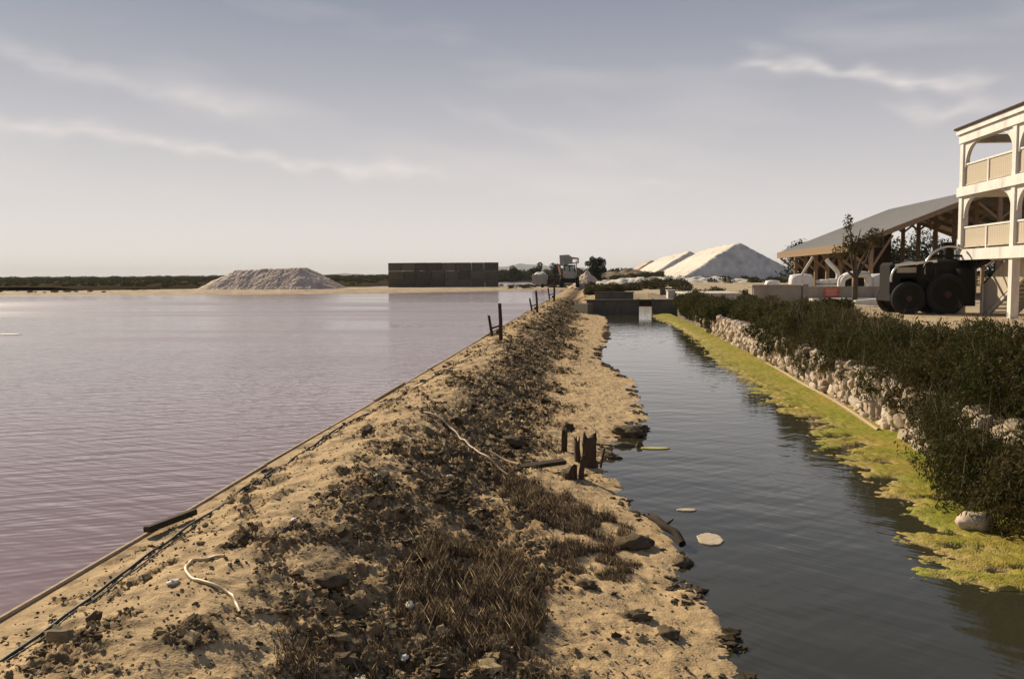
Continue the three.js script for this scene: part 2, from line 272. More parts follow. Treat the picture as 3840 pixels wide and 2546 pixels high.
// how rough and crusted the ground is: a band along the shoulder of the dike, patchy
function crust(x, z) {
  const mid = -1.35 + 0.25 * n2(z * 0.12, 1) + (z > -9 ? 0.35 * smooth(-9, -5, z) : 0), w = 0.95 + 0.25 * n2(z * 0.2, 30);
  const band = Math.exp(-Math.pow((x - mid) / w, 2));
  return clamp(band * 0.95 + 0.75 * fbm(x * 0.8, z * 0.5, 3) - 0.14) * (1 - smooth(-0.45, 0.25, x + 0.25 * n2(z * 0.5, 4)) * 0.85) + 0.55 * (1 - smooth(-2.2, -1.6, x)) * smooth(0.12, 0.5, fbm(x * 1.5 + z * 0.5, z * 1.3 + 60, 3));
}
function dikeY(x, z) {
  const xs = shoreX(z), toe = Math.min(-0.75, xs - 1.05) + 0.18 * n2(z * 0.35, 17);
  let y = 0.10 + 0.17 * smooth(-3.6, -2.5, x);
  y = mixN(y, -0.20, smooth(-2.35 + 0.2 * n2(z * 0.3, 9), toe, x));
  if (x > toe) y = mixN(y, CHAN, clamp((x - toe) / (xs - toe)));
  if (x > xs) y = CHAN - 0.20 * (x - xs) - 0.10 * smooth(0, 0.5, x - xs);
  const c = crust(x, z), e = smooth(-3.62, -3.3, x);
  y += e * (0.030 * fbm(x * 1.1, z * 0.8, 3) + (0.020 + 0.055 * c) * fbm(x * 3.2, z * 2.8, 3) * (1 - smooth(0.1, 0.8, x - xs + 0.5) * 0.6) + c * 0.075 * (0.55 - Math.abs(n2(x * 7 + 0.3 * n2(x * 9, z * 9), z * 6.2))) + (0.005 + 0.026 * c) * n2(x * 16, z * 15) + (0.003 + 0.012 * c) * n2(x * 34, z * 31 + 5));
  if (z < -60) y = mixN(y, mixN(0.2, 0.42, smooth(-60, -90, z)) + 0.05 * fbm(x, z * 0.6, 3), smooth(-1.5, -0.4, x) * (x < 1.4 ? 1 : 0));
  return y;
}
function dikeColor(x, z) {
  const c = crust(x, z), k = smooth(0.06, 0.40, c * (0.68 + 0.6 * n2(x * 5.2 + 40, z * 4.6) + 0.5 * n2(x * 14, z * 12 + 70)) + 0.16 * n2(x * 22, z * 20) * (0.3 + c));
  const damp = 1 - 0.40 * smooth(0.08, 0.42, fbm(x * 2.0 + 9, z * 1.5, 4)) * (1 - smooth(-0.9, -0.3, x)) - 0.14 * smooth(0.1, 0.5, fbm(x * 3 + 90, z * 2.4, 3));
  const warm = damp + 0.10 * fbm(x * 0.7 + 50, z * 0.5, 3);
  const bed = smooth(0.05, 0.45, x - shoreX(z) + 0.12 * n2(x * 4, z * 4));
  const d = mixN(1, 0.40, k * 0.82), f = mixN(d * warm, 0.17, bed);
  return [f, f * mixN(1, 0.93, k) * mixN(1, 0.97, bed), f * mixN(1, 0.86, k) * mixN(1, 0.88, bed)];
}
const dikeRows = [...range(5, -4, 60).slice(0, -1), ...depthRows(4, 150, 1.0040)];
setting('dike', sheet(range(-3.60, 2.7, 300), dikeRows, dikeY, dikeColor), M.sand, 'sandy earth dike between the pink pond and the channel');

// right edge of the channel: mud bed and the wall's foot
const wallX = (z) => lerpList([[-60, 5.75], [-38, 5.25], [-24, 5.06], [-16, 4.88], [-12, 4.72], [5, 4.6]], z);
setting('channel_bed', sheet(range(2.5, 5.4, 40), [...range(5, -6, 20), ...depthRows(6.2, 100, 1.03)], (x, z) => mixN(-0.95, -0.42, smooth(2.7, 4.6, x)) + 0.05 * fbm(x * 2, z * 1.5, 3)), M.mud, 'dark mud bed of the channel');
setting('channel_water', (() => { const g = new THREE.PlaneGeometry(6.4, 130); g.rotateX(-Math.PI / 2); g.translate(2.2, CHAN, -40); const p = g.attributes.position, u = g.attributes.uv; for (let i = 0; i < p.count; i++) u.setXY(i, p.getX(i), p.getZ(i)); return g; })(), M.channel, 'still dark green water of the channel');
setting('pond_water', (() => { const g = new THREE.PlaneGeometry(600, 420); g.rotateX(-Math.PI / 2); g.translate(-303.63, WATER, -170); const p = g.attributes.position, u = g.attributes.uv; for (let i = 0; i < p.count; i++) u.setXY(i, p.getX(i), p.getZ(i)); return g; })(), M.pond, 'wide pinkish salt pond');
setting('ground', (() => { const g = new THREE.PlaneGeometry(13000, 13000); g.rotateX(-Math.PI / 2); g.translate(0, -1.6, -4500); const p = g.attributes.position, u = g.attributes.uv; for (let i = 0; i < p.count; i++) u.setXY(i, p.getX(i), p.getZ(i)); return g; })(), M.marsh, 'flat marsh reaching the horizon');

// the yard right of the channel
const yardY = (x, z) => YARD + 0.95 * smooth(-85, -135, z) * smooth(-2, 14, x) + 0.03 * fbm(x * 0.4, z * 0.4, 3) - 0.1 * smooth(-80, -100, z) * (1 - smooth(0, 6, x)) + 0.2 * smooth(6, 9, x) * (1 - smooth(9, 13, x)) * smooth(-8, -25, z) * 0.4;
setting('yard', sheet([(z) => wallX(z) + 0.12, ...range(6.2, 60, 80), ...range(64, 240, 14)], range(12, -100, 120), yardY), M.yard, 'sandy yard beside the channel');
setting('yard_far', sheet([...range(-0.6, 60, 70), ...range(66, 240, 12)], range(-86, -260, 70), (x, z) => mixN(-0.75, yardY(x, z) - 0.004, x < 7 ? smooth(-86, -88.5, z) : 1)), M.yard, 'sandy ground around the salt heaps');

// the far shore of the pond
const SHOREZ = [[-330, -104], [-79, -112], [-45, -113], [-32, -115], [-13, -130], [-4, -142], [8, -147]];
const shoreZ = (x) => lerpList(SHOREZ, x) + 0.8 * n2(x * 0.07, 40) + 0.3 * n2(x * 0.4, 41);
function farY(x, z) {
  const d = shoreZ(x) - z;                                  // metres inland
  let y = d < 0 ? d * 0.25 : 0.10 * smooth(0, 0.5, d) + 0.16 * smooth(2.2, 2.9, d + 0.6 * n2(x * 0.12, 44)) + 0.18 * smooth(8, 9.5, d + 1.2 * n2(x * 0.1, 46));
  const back = lerpList([[-330, -190], [-75, -172], [-55, -160], [-38, -154], [-20, -160], [-8, -166], [4, -190]], x);
  if (z < back) y = mixN(y, -0.5, smooth(0, 5, back - z));
  return y + (d > 0 ? 0.05 * fbm(x * 0.25, z * 0.5, 3) : 0);
}
setting('far_shore', sheet(range(-330, 6, 336), [...range(-102, -150, 150), ...range(-151, -196, 30)], farY), M.bank, 'sandy bank on the far side of the pond');
// dark marshland behind the shore and on the horizon
const marshY = (x, z) => mixN(-0.6, 1.0, smooth(0, 6, lerpList([[-420, -112], [-90, -117], [-70, -124], [-62, -140], [-52, -175], [-48, -230]], x) - z)) * (1 - smooth(-62, -50, x + 6 * n2(z * 0.02, 3))) + 0.22 * fbm(x * 0.05, z * 0.08, 4) + 0.6 * smooth(-180, -330, z) * (1 - smooth(-70, -50, x));
setting('marsh', sheet(range(-420, -46, 130), range(-126, -420, 150), marshY), M.marsh, 'dark scrubby marshland left of the salt mound');
setting('horizon_land', sheet(range(-900, 500, 280), [...range(-345, -420, 20), ...range(-430, -700, 10)], (x, z) => mixN(-0.8, 2.35, smooth(-346, -385, z)) + 0.7 * fbm(x * 0.03, z * 0.05, 4) + (x > -75 ? 0.8 * smooth(-75, -30, x) : 0)), M.marsh, 'low dark land along the horizon');
{
  const ridge = (x) => 76 + 58 * Math.exp(-Math.pow((x + 585) / 290, 2)) + 32 * fbm(x * 0.0018, 2, 4) - 45 * smooth(-1100, -2000, x) - 50 * smooth(340, 1350, x);
  setting('hill', sheet(range(-3000, 2600, 180), range(-8700, -9300, 8), (x, z) => { const t = (z + 9000) / 300; return -2 + ridge(x) * Math.max(0, 1 - t * t); }), M.hill, 'pale distant hill on the horizon');
}

// ================================================================ LARGE STRUCTURES
// stone retaining wall along the channel
{
  const t = thing('stone_wall', 'rough pale rubble stone retaining wall along the channel', 'wall');
  const zs = [...range(5, -88, 93)];
  const g = (() => { const a = []; for (let i = 0; i < zs.length - 1; i++) { const z0 = zs[i], z1 = zs[i + 1], x0 = wallX(z0), x1 = wallX(z1); const q = (A, B, C, D) => a.push(...A, ...B, ...C, ...A, ...C, ...D); q([x0, -0.8, z0], [x1, -0.8, z1], [x1 + 0.06, 0.48, z1], [x0 + 0.06, 0.48, z0]); q([x0 + 0.06, 0.48, z0], [x1 + 0.06, 0.48, z1], [x1 + 0.6, 0.48, z1], [x0 + 0.6, 0.48, z0]); } const g = new THREE.BufferGeometry(); g.setAttribute('position', new THREE.Float32BufferAttribute(a, 3)); g.computeVertexNormals(); return metreUV(g); })();
  part('backing', g, M.mortar, t);
  const shapes = Array.from({ length: 9 }, (_, i) => { let s = lump(0.5, 1, 0.36, 1.5, i * 3.7); const p = s.attributes.position; for (let k = 0; k < p.count; k++) { const f = (v) => Math.sign(v) * Math.pow(Math.min(1, Math.abs(v) * 2), 0.72) / 2; p.setXYZ(k, f(p.getX(k)), f(p.getY(k)), f(p.getZ(k))); } s = s.toNonIndexed(); s.computeVertexNormals(); return s; });
  const mats = [M.stone, M.stone, M.stoneB, M.stoneC], spare = []; let n = 0;
  for (let z = -9.2; z > -45;) {
    let y = -0.42; const w = rr(0.22, 0.46);
    while (y < 0.45) {
      const h = Math.min(rr(0.13, 0.27), 0.56 - y), zz = z - w / 2 + rr(-0.06, 0.06), ww = w * rr(0.85, 1.12), m = new THREE.Matrix4().compose(new THREE.Vector3(wallX(zz) + rr(-0.03, 0.08) + 0.05 * (y + 0.4), y + h / 2, zz), new THREE.Quaternion().setFromEuler(new THREE.Euler(rr(-0.35, 0.35), rr(-0.25, 0.25), rr(-0.25, 0.25))), new THREE.Vector3(rr(0.16, 0.26), h * 1.06, ww * 1.05));
      const s = shapes[Math.floor(rnd() * 9)];
      if (n < 296) { const o = part(n ? `stone_${String(n).padStart(3, '0')}` : 'stone', s, mats[Math.floor(rnd() * 4)], t); o.applyMatrix4(m); n++; }
      else spare.push(s.clone().applyMatrix4(m));
      y += h;
    }
    z -= w;
  }
  if (spare.length) { const o = part('far_stones', join(spare), M.stone, t); o.userData.kind = 'stuff'; }
}
// timber edging of the pond
{
  const t = thing('timber_edging', 'low weathered plank edging along the pond side of the dike', 'edging');
  const shapes = Array.from({ length: 4 }, (_, i) => chamfer(0.035, 0.42, 2.46, 0.006)); let n = 0;
  for (let z = 3; z > -96; z -= 2.5) { const o = part(n ? `plank_${String(n).padStart(3, '0')}` : 'plank', shapes[n % 4], M.woodPale, t); o.position.set(-3.622 + rr(-0.012, 0.012), -0.085 + rr(-0.014, 0.014), z - 1.25); o.rotation.set(rr(-0.004, 0.004), rr(-0.006, 0.006), rr(-0.05, 0.05)); n++; }
}
// low sluice across the end of the channel
{
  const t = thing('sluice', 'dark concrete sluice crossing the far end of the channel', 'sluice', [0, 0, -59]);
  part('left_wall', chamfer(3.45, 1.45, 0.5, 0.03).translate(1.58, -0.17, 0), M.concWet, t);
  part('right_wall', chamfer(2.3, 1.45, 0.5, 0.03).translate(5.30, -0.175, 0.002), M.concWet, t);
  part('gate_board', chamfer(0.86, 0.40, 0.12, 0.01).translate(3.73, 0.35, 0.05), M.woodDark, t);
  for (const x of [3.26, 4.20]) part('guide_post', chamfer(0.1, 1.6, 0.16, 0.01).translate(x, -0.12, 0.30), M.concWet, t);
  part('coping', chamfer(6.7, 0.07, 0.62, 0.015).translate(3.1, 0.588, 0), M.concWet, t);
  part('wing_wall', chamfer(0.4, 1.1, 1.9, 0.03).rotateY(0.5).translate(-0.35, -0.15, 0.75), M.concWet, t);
}
{
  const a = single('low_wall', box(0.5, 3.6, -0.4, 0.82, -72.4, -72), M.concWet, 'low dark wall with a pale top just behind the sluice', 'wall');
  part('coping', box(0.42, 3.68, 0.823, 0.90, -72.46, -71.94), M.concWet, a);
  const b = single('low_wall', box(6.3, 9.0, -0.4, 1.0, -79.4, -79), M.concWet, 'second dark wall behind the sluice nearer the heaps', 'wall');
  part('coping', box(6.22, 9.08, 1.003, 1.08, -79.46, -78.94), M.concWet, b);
  const c = single('plinth', box(5.9, 7.1, 0.3, 1.05, -68.2, -66.6), M.plaster, 'small sunlit plaster block above the sluice wall', 'block');
  part('cap', box(5.84, 7.16, 1.053, 1.11, -68.26, -66.54), M.plaster, c);
}
// wall of big blocks behind the pond
{
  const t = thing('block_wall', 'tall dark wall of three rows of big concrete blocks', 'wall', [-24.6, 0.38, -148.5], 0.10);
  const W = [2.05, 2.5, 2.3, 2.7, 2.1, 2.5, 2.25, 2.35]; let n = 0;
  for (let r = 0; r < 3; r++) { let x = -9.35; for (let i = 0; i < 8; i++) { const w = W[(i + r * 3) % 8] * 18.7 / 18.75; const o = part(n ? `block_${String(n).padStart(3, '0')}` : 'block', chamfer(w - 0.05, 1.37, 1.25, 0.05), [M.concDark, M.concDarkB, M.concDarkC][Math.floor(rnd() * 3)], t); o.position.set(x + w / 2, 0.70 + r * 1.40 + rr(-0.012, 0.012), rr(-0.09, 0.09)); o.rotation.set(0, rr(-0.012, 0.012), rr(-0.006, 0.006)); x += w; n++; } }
}
// salt mound on the far shore
function heap(fn, x0, x1, z0, z1, nx, nz) { const g = sheet(range(x0, x1, nx), range(z0, z1, nz), fn); return g; }
single('salt_mound', heap((x, z) => {
  const px = clamp(x, -54.6, -44.2), pz = clamp(z, -136.5, -132.5), d = Math.hypot((x - px) * (x > -44 ? 0.92 : 0.88), z - pz);
  return 0.2 + Math.max(-0.4, 3.15 + 0.28 * smooth(-55, -44, x) - d * 0.56 + 0.20 * fbm(x * 0.25, z * 0.25, 3) - 0.13 * Math.abs(fbm(x * 0.6 + 0.2 * d + 0.5 * n2(x * 0.3, z * 0.3), z * 0.22, 3)) * Math.min(1, d * 0.8) + 0.07 * fbm(x * 1.6, z * 1.6, 3) + 0.04 * n2(x * 4.1, z * 4.1));
}, -63.5, -35.5, -146, -123, 260, 200), M.saltTan, 'long low pinkish salt mound with a flat top', 'mound');
// tall white salt heaps right of the channel
function ridgeHeap(label, cx, z0, z1, h, base, mt) {        // hipped heap, its ends dug steeper than its flanks
  const sl = 0.60, en = 1.05, R = h / sl + 1, E = h / en + 1;
  return single('salt_heap', heap((x, z) => {
    const a = sl * Math.abs(x - cx - 0.35 * n2(z * 0.08, 3)), b = en * (z - z0), c = en * (z1 - z), d = Math.max(a, b + 0.25 * n2(x * 0.4, 2), c);
    return base + Math.max(-0.5, h - Math.sqrt(d * d + 0.03) + 0.22 * fbm(x * 0.22, z * 0.14, 3) - 0.10 * Math.abs(n2(z * 0.45 + (b > a ? x * 0.5 : 0), 7)) * Math.min(1, d * 0.6) + 0.03 * n2(x * 2.2, z * 2.2));
  }, cx - R, cx + R, z0 + E, z1 - E, 120, Math.round((z0 - z1 + 2 * E) * 3)), mt, label, 'heap', [0, 0, 0]);
}
ridgeHeap('tall white salt heap nearest the shed, its end face grey', 22.3, -135, -181, 5.75, 1.45, M.salt);
ridgeHeap('white salt heap in the middle of the row', 21.9, -196, -276, 6.3, 1.35, M.salt);
ridgeHeap('farthest brownish salt heap of the row', 20.6, -292, -330, 5.9, 1.35, M.saltTan);
single('earth_mound', heap((x, z) => 0.9 + Math.max(-0.4, 2.6 - 0.34 * Math.hypot((x - 8) * 0.55, z + 176) + 0.5 * fbm(x * 0.3, z * 0.3, 3)), -8, 24, -190, -162, 60, 50), M.earth, 'low brown earth bank left of the salt heaps', 'bank');
single('salt_spill', heap((x, z) => 1.1 + Math.max(-0.4, 0.85 - 0.22 * Math.hypot(Math.max(0, Math.abs(x - 12) - 6) * 0.6, (z + 124)) + 0.3 * fbm(x * 0.5, z * 0.5, 3)), 1, 30, -133, -114, 110, 60), M.salt, 'low spread of loose white salt before the tall heap', 'salt');

// open timber shed
{
  const t = thing('open_shed', 'open timber shed with a wide low grey roof', 'shed', [0, 0, 0]);
  const z0 = -66, z1 = -90, e = 18.9, ye = 4.38, r = 29.4, yr = 8.55, f = 39.9, s = (yr - ye) / (r - e);
  const slab = (xa, ya, xb, yb, th) => { const g = new THREE.BufferGeometry(); const P = [[xa, ya, z0], [xb, yb, z0], [xb, yb, z1], [xa, ya, z1]], Q = P.map(([x, y, z]) => [x, y - th, z]); const a = []; const q = (A, B, C, D) => a.push(...A, ...B, ...C, ...A, ...C, ...D); q(P[0], P[1], P[2], P[3]); q(Q[3], Q[2], Q[1], Q[0]); for (let i = 0; i < 4; i++) q(P[i], Q[i], Q[(i + 1) % 4], P[(i + 1) % 4]); g.setAttribute('position', new THREE.Float32BufferAttribute(a, 3)); g.computeVertexNormals(); return metreUV(g); };
  const roof = part('roof', slab(e - 0.1, ye, r, yr, 0.07), M.roofGrey, t);
  part('roof', slab(r, yr, f, ye, 0.07), M.roofGrey, t);
  let n = 0; for (let i = 0; i <= 26; i++) { const z = z0 - 0.4 - i * 0.9; if (z < z1) break; part('roof_seam', beam([e - 0.1, ye + 0.006, z], [r, yr + 0.006, z], 0.05, 0.03), M.roofGrey, roof); }
  part('rake_board', beam([e - 0.1, ye - 0.20, z0 + 0.06], [r, yr - 0.20, z0 + 0.06], 0.10, 0.34), M.timber, t);
  part('rake_board', beam([r, yr - 0.20, z0 + 0.065], [f, ye - 0.20, z0 + 0.065], 0.10, 0.34), M.timber, t);
  part('eave_fascia', box(e - 0.22, e - 0.10, ye - 0.55, ye + 0.03, z1, z0 + 0.05), M.timber, t);
  for (let z = z0 - 0.5; z > z1; z -= 3.9) {
    part('rafter', beam([e, ye - 0.25, z], [r, yr - 0.25, z], 0.16, 0.30), M.timber, t); part('rafter', beam([r, yr - 0.25, z], [f, ye - 0.25, z], 0.16, 0.30), M.timber, t);
    for (const x of [e + 1.6, r, f - 1.6]) {
      const top = x === r ? yr - 0.5 : ye + 1.6 * s - 0.45, p = part('post', box(x - 0.14, x + 0.14, YARD - 0.1, top, z - 0.14, z + 0.14), M.timber, t);
      for (const d of [-1, 1]) part('brace', beam([x, top - 2.0, z], [x + d * 1.5, top - 0.15 + (x === r ? -0.6 : d * 1.5 * s * (x < r ? 1 : -1)), z], 0.14, 0.16), M.timber, p);
    }
  }
  for (let i = 0; i < 11; i++) part('added_dark_board', box(e + 1.9 + i * 0.8, e + 2.68 + i * 0.8, YARD - 0.2, ye + (1.9 + i * 0.8) * s - 0.5, z1 + 0.22, z1 + 0.27), M.woodDark, t);  // dark boards added so the space under the roof looks shaded
  part('wall_plate', box(e + 1.45, e + 1.75, ye + 1.6 * s - 0.62, ye + 1.6 * s - 0.40, z1 + 0.2, z0 - 0.2), M.timber, t);
}
// white gallery building
{
  const t = thing('white_gallery', 'white two-storey gallery with arched brackets and railings', 'building', [0, 0, 0]);
  const X0 = 16.5, X1 = 20.1, zs = [-40.8, -35.95, -31.1, -26.25, -21.4], zA = zs[0] - 0.2, zB = zs[4] + 0.2;
  for (const x of [X0, X1]) for (const z of zs) {
    part('column', box(x - 0.15, x + 0.15, 0.38, 7.9, z - 0.15, z + 0.15), M.white, t);
  }
  part('roof', box(X0 - 0.38, X1 + 0.38, 8.50, 8.58, zA - 0.16, zB + 0.16), M.woodDark, t);
  for (const x of [X0, X1]) { part('top_beam', box(x - 0.20, x + 0.20, 7.90, 8.28, zA, zB), M.white, t); part('cornice', box(x - 0.30, x + 0.28, 8.283, 8.497, zA - 0.06, zB + 0.06), M.white, t); }
  for (const z of [zA + 0.2, zB - 0.2]) part('end_beam', box(X0 + 0.2, X1 - 0.2, 7.92, 8.26, z - 0.15, z + 0.15), M.white, t);
  const shared = {};
  for (const [y0, y1, yr0, yr1] of [[5.58, 5.98, 6.10, 6.98], [2.80, 3.26, 3.40, 4.24]]) {
    part('floor_slab', y0 > 4 ? box(X0 - 0.10, X1 + 0.10, y0 + 0.03, y1 - 0.02, zA + 0.02, zB - 0.02) : join([box(X0 - 0.10, 17.1, y0 + 0.03, y1 - 0.02, zA + 0.02, zB - 0.02), box(18.5, X1 + 0.10, y0 + 0.03, y1 - 0.02, zA + 0.02, zB - 0.02), box(17.101, 18.499, y0 + 0.03, y1 - 0.02, -35.6, zB - 0.02)]), M.plaster, t);
    part('floor_edge', box(X0 - 0.24, X0 - 0.103, y0, y1, zA, zB), M.white, t);
    part('floor_edge', box(X0 - 0.20, X1 + 0.1, y0 + 0.004, y1 - 0.004, zA - 0.10, zA + 0.017), M.white, t);
    for (let i = 0; i < 4; i++) for (const x of [X0, X1]) {
      if (x === X1 && i > 1) continue;
      const za = zs[i] + 0.18, zb = zs[i + 1] - 0.18;
      const nb = 28, bw = (zb - za) / nb, p = part('railing', box(x + 0.012, x + 0.028, yr0 + 0.1, yr0 + 0.16, za, zb), M.rail, t); if (x === X0) for (let q = 0; q < nb; q++) part('board', shared[y0] ??= box(-0.012, 0.010, yr0, yr1 - 0.06, 0.006, bw - 0.006), M.rail, p).position.set(x, 0, za + q * bw); else part('panel', box(x - 0.012, x + 0.01, yr0, yr1 - 0.06, za, zb), M.rail, p);
      part('hand_rail', box(x - 0.05, x + 0.05, yr1 - 0.055, yr1 + 0.02, za - 0.02, zb + 0.02), M.white, p);
      part('bottom_rail', box(x - 0.04, x + 0.04, yr0 - 0.05, yr0 - 0.003, za, zb), M.rail, p);
      part('middle_post', box(x - 0.06, x + 0.055, y1, yr1 - 0.07, (za + zb) / 2 - 0.05, (za + zb) / 2 + 0.05), M.white, p);
    }
    part('end_railing', box(X0 + 0.2, X1 - 0.2, yr0, yr1, zs[0] - 0.02, zs[0] + 0.02), M.rail, t);
  }
  // curved brackets under the beams
  const bracket = (top, R) => { const s = new THREE.Shape(); s.moveTo(0, 0); s.lineTo(R, 0); s.lineTo(R, -0.10); s.absarc(R, -R, R - 0.10, Math.PI / 2, Math.PI, false); s.lineTo(0, -R); s.closePath(); return s; };
  for (const [top, R] of [[7.898, 1.05], [5.578, 0.95]]) for (const x of [X0, X1]) for (let i = 0; i < zs.length; i++) for (const d of [-1, 1]) {
    if ((i === 0 && d < 0) || (i === zs.length - 1 && d > 0)) continue;
    const g = new THREE.ExtrudeGeometry(bracket(top, R), { depth: 0.16, bevelEnabled: false, curveSegments: 10 }); g.translate(0.151, 0, -0.08); g.rotateY(d > 0 ? -Math.PI / 2 : Math.PI / 2); g.translate(x, top, zs[i]); part('bracket', metreUV(g), M.white, t);
  }
  // stair up from the yard under the gallery
  const st = part('stair', [beam([17.25, 0.42, -40.1], [17.25, 2.9, -35.5], 0.12, 0.42), beam([18.35, 0.42, -40.1], [18.35, 2.9, -35.5], 0.12, 0.42)], M.plaster, t);
  for (let i = 0; i < 13; i++) part('tread', box(17.19, 18.41, 0.50 + i * 0.178, 0.55 + i * 0.178, -40.15 + i * 0.335, -39.79 + i * 0.335), M.plaster, st);
  const bal = (x) => { const h = new THREE.Shape(); h.moveTo(40.1, 0.45); h.lineTo(36.0, 2.42); h.lineTo(36.0, 2.78); h.lineTo(38.1, 2.78); h.lineTo(40.1, 1.72); h.closePath(); const g = new THREE.ExtrudeGeometry(h, { depth: 0.07, bevelEnabled: false }); g.rotateY(Math.PI / 2); g.translate(x - 0.035, 0, 0); return metreUV(g); };
  part('balustrade', bal(17.2), M.rail, st); part('balustrade', bal(18.4), M.rail, st);
  for (const [x, z, y] of [[17.2, -40.2, 1.72], [18.4, -40.2, 1.72]]) part('newel_post', box(x - 0.09, x + 0.09, 0.40, y, z - 0.09, z + 0.09), M.white, st);
}
// low concrete things in the yard
{
  const t = thing('concrete_tank', 'open concrete tank with a pier at its corner before the shed', 'tank', [10.85, 0, -52.8]);
  part('front_wall', box(-1.36, 1.36, 0.35, 1.50, 0.60, 0.80), M.conc, t); part('back_wall', box(-1.36, 1.36, 0.35, 1.50, -0.9, -0.7), M.conc, t);
  part('side_wall', box(-1.40, -1.20, 0.35, 1.497, -0.697, 0.597), M.conc, t); part('side_wall', box(1.20, 1.40, 0.35, 1.497, -0.697, 0.597), M.conc, t);
  part('rim', [box(-1.44, 1.44, 1.503, 1.62, 0.56, 0.84), box(-1.44, 1.44, 1.503, 1.62, -0.94, -0.66), box(-1.44, -1.16, 1.503, 1.62, -0.655, 0.555), box(1.16, 1.44, 1.503, 1.62, -0.655, 0.555)], M.conc, t);
  part('corner_pier', box(1.403, 1.72, 0.35, 1.66, 0.5, 0.9), M.conc, t);
  const b = thing('rendered_block', 'broad sand-coloured rendered block left of the concrete tank', 'block', [7.9, 0, -59.5]);
  part('body', box(-1.7, 1.6, 0.2, 0.98, -3.6, 3.2), M.plaster, b); part('slab', box(-1.8, 1.7, 0.983, 1.08, -3.7, 3.3), M.plaster, b);
  const w = thing('planter_wall', 'long low grey wall carrying the red sign', 'wall', [17.5, 0, -62]);
  part('wall', box(-3.1, 3.4, 0.3, 1.30, -0.15, 0.15), M.conc, w); part('coping', box(-3.15, 3.45, 1.303, 1.38, -0.2, 0.2), M.conc, w); part('foot_slab', box(-2.6, 3.4, 0.3, 0.60, 0.4, 1.6), M.plaster, w);
  const s = thing('white_bench_wall', 'low white wall with a sloping top left of the dark machine', 'wall', [14.2, 0, -49]);
  part('block', box(-1.15, -0.28, 0.2, 0.92, -0.4, 0.5), M.white, s);
  const sh = new THREE.Shape(); sh.moveTo(0, 0.62); sh.lineTo(2.1, 0.42); sh.lineTo(2.1, 0.98); sh.lineTo(0, 0.80); sh.closePath(); const g = metreUV(new THREE.ExtrudeGeometry(sh, { depth: 0.5, bevelEnabled: false })); part('ramp', g, M.white, s);
  part('footing', box(-1.2, 2.2, 0.1, 0.4, -0.5, -0.003), M.conc, s);
}
{
  const t = thing('red_sign', 'small red notice board with pale lines on the low wall', 'sign', [16.5, 0.98, -61.80]);
  part('board', chamfer(0.98, 0.62, 0.03, 0.005), M.red, t);
  for (let i = 0; i < 5; i++) part('text_line', box(-0.40 + (i % 2) * 0.05, 0.40 - (i % 3) * 0.06, 0.20 - i * 0.105, 0.235 - i * 0.105, 0.0155, 0.018), M.cream, t);
}

// ================================================================ MACHINES AND LOOSE THINGS IN THE YARD
function wheel(parent, x, y, z, R, w, rimM) { const g = new THREE.TorusGeometry(R * 0.76, R * 0.25, 10, 24); g.scale(1, 1, w / (R * 0.5)); g.rotateY(Math.PI / 2); g.translate(x, y, z); const o = part('wheel', g, M.rubber, parent); const d = new THREE.CylinderGeometry(R * 0.56, R * 0.56, w * 0.6, 18); d.rotateZ(Math.PI / 2); d.translate(x, y, z); part('rim', d, rimM, o); return o; }
{
  // loader behind the pond, seen from behind: cab, boom, raised bucket
  const t = thing('wheel_loader', 'pale wheel loader with its bucket raised above the cab', 'loader', [-3.0, 0.42, -139]); t.scale.setScalar(1.12);
  for (const [x, z] of [[-1.1, 1.3], [1.1, 1.3], [-1.1, -1.6], [1.1, -1.6]]) wheel(t, x, 0.72, z, 0.72, 0.5, M.cream);
  part('chassis', box(-0.8, 0.8, 0.6, 1.25, -2.2, 2.2), M.black, t);
  part('engine_cover', chamfer(1.5, 1.0, 1.5, 0.12).translate(0.05, 1.7, 1.5), M.machineGrey, t);
  const cab = part('cab', [box(-0.75, 0.75, 1.25, 1.6, -0.9, 0.7), box(-0.78, 0.78, 2.95, 3.12, -0.95, 0.75), box(-0.75, -0.65, 1.6, 2.95, 0.6, 0.7), box(0.65, 0.75, 1.6, 2.95, 0.6, 0.7), box(-0.75, -0.65, 1.6, 2.95, -0.9, -0.8), box(0.65, 0.75, 1.6, 2.95, -0.9, -0.8), box(-0.05, 0.05, 1.6, 2.95, 0.61, 0.69)], M.black, t);
  part('window', box(-0.64, -0.06, 1.62, 2.93, 0.64, 0.65), M.glass, cab); part('window', box(0.06, 0.64, 1.62, 2.93, 0.64, 0.65), M.glass, cab);
  part('boom', [beam([-0.9, 1.5, -0.6], [-0.9, 3.7, -2.4], 0.16, 0.3), beam([0.9, 1.5, -0.6], [0.9, 3.7, -2.4], 0.16, 0.3)], M.cream, t);
  const s = new THREE.Shape(); s.moveTo(-1.45, 3.05); s.lineTo(-1.5, 4.55); s.lineTo(-0.2, 4.62); s.lineTo(0.25, 4.3); s.lineTo(1.25, 4.15); s.lineTo(1.25, 3.4); s.lineTo(0.35, 3.3); s.lineTo(-0.1, 3.3); s.lineTo(-0.6, 3.05); s.closePath();
  const h = new THREE.Path(); h.moveTo(0.35, 3.5); h.lineTo(1.05, 3.5); h.lineTo(1.05, 3.95); h.lineTo(0.35, 4.0); h.closePath(); s.holes.push(h);
  part('bucket', metreUV(new THREE.ExtrudeGeometry(s, { depth: 1.3, bevelEnabled: false }).translate(0, 0, -3.4)), M.machineGrey, t);
  part('marker_pole', rod([-1.25, 1.7, 1.0], [-1.55, 3.1, 1.0], 0.10, 0.10), M.orange, t);
}
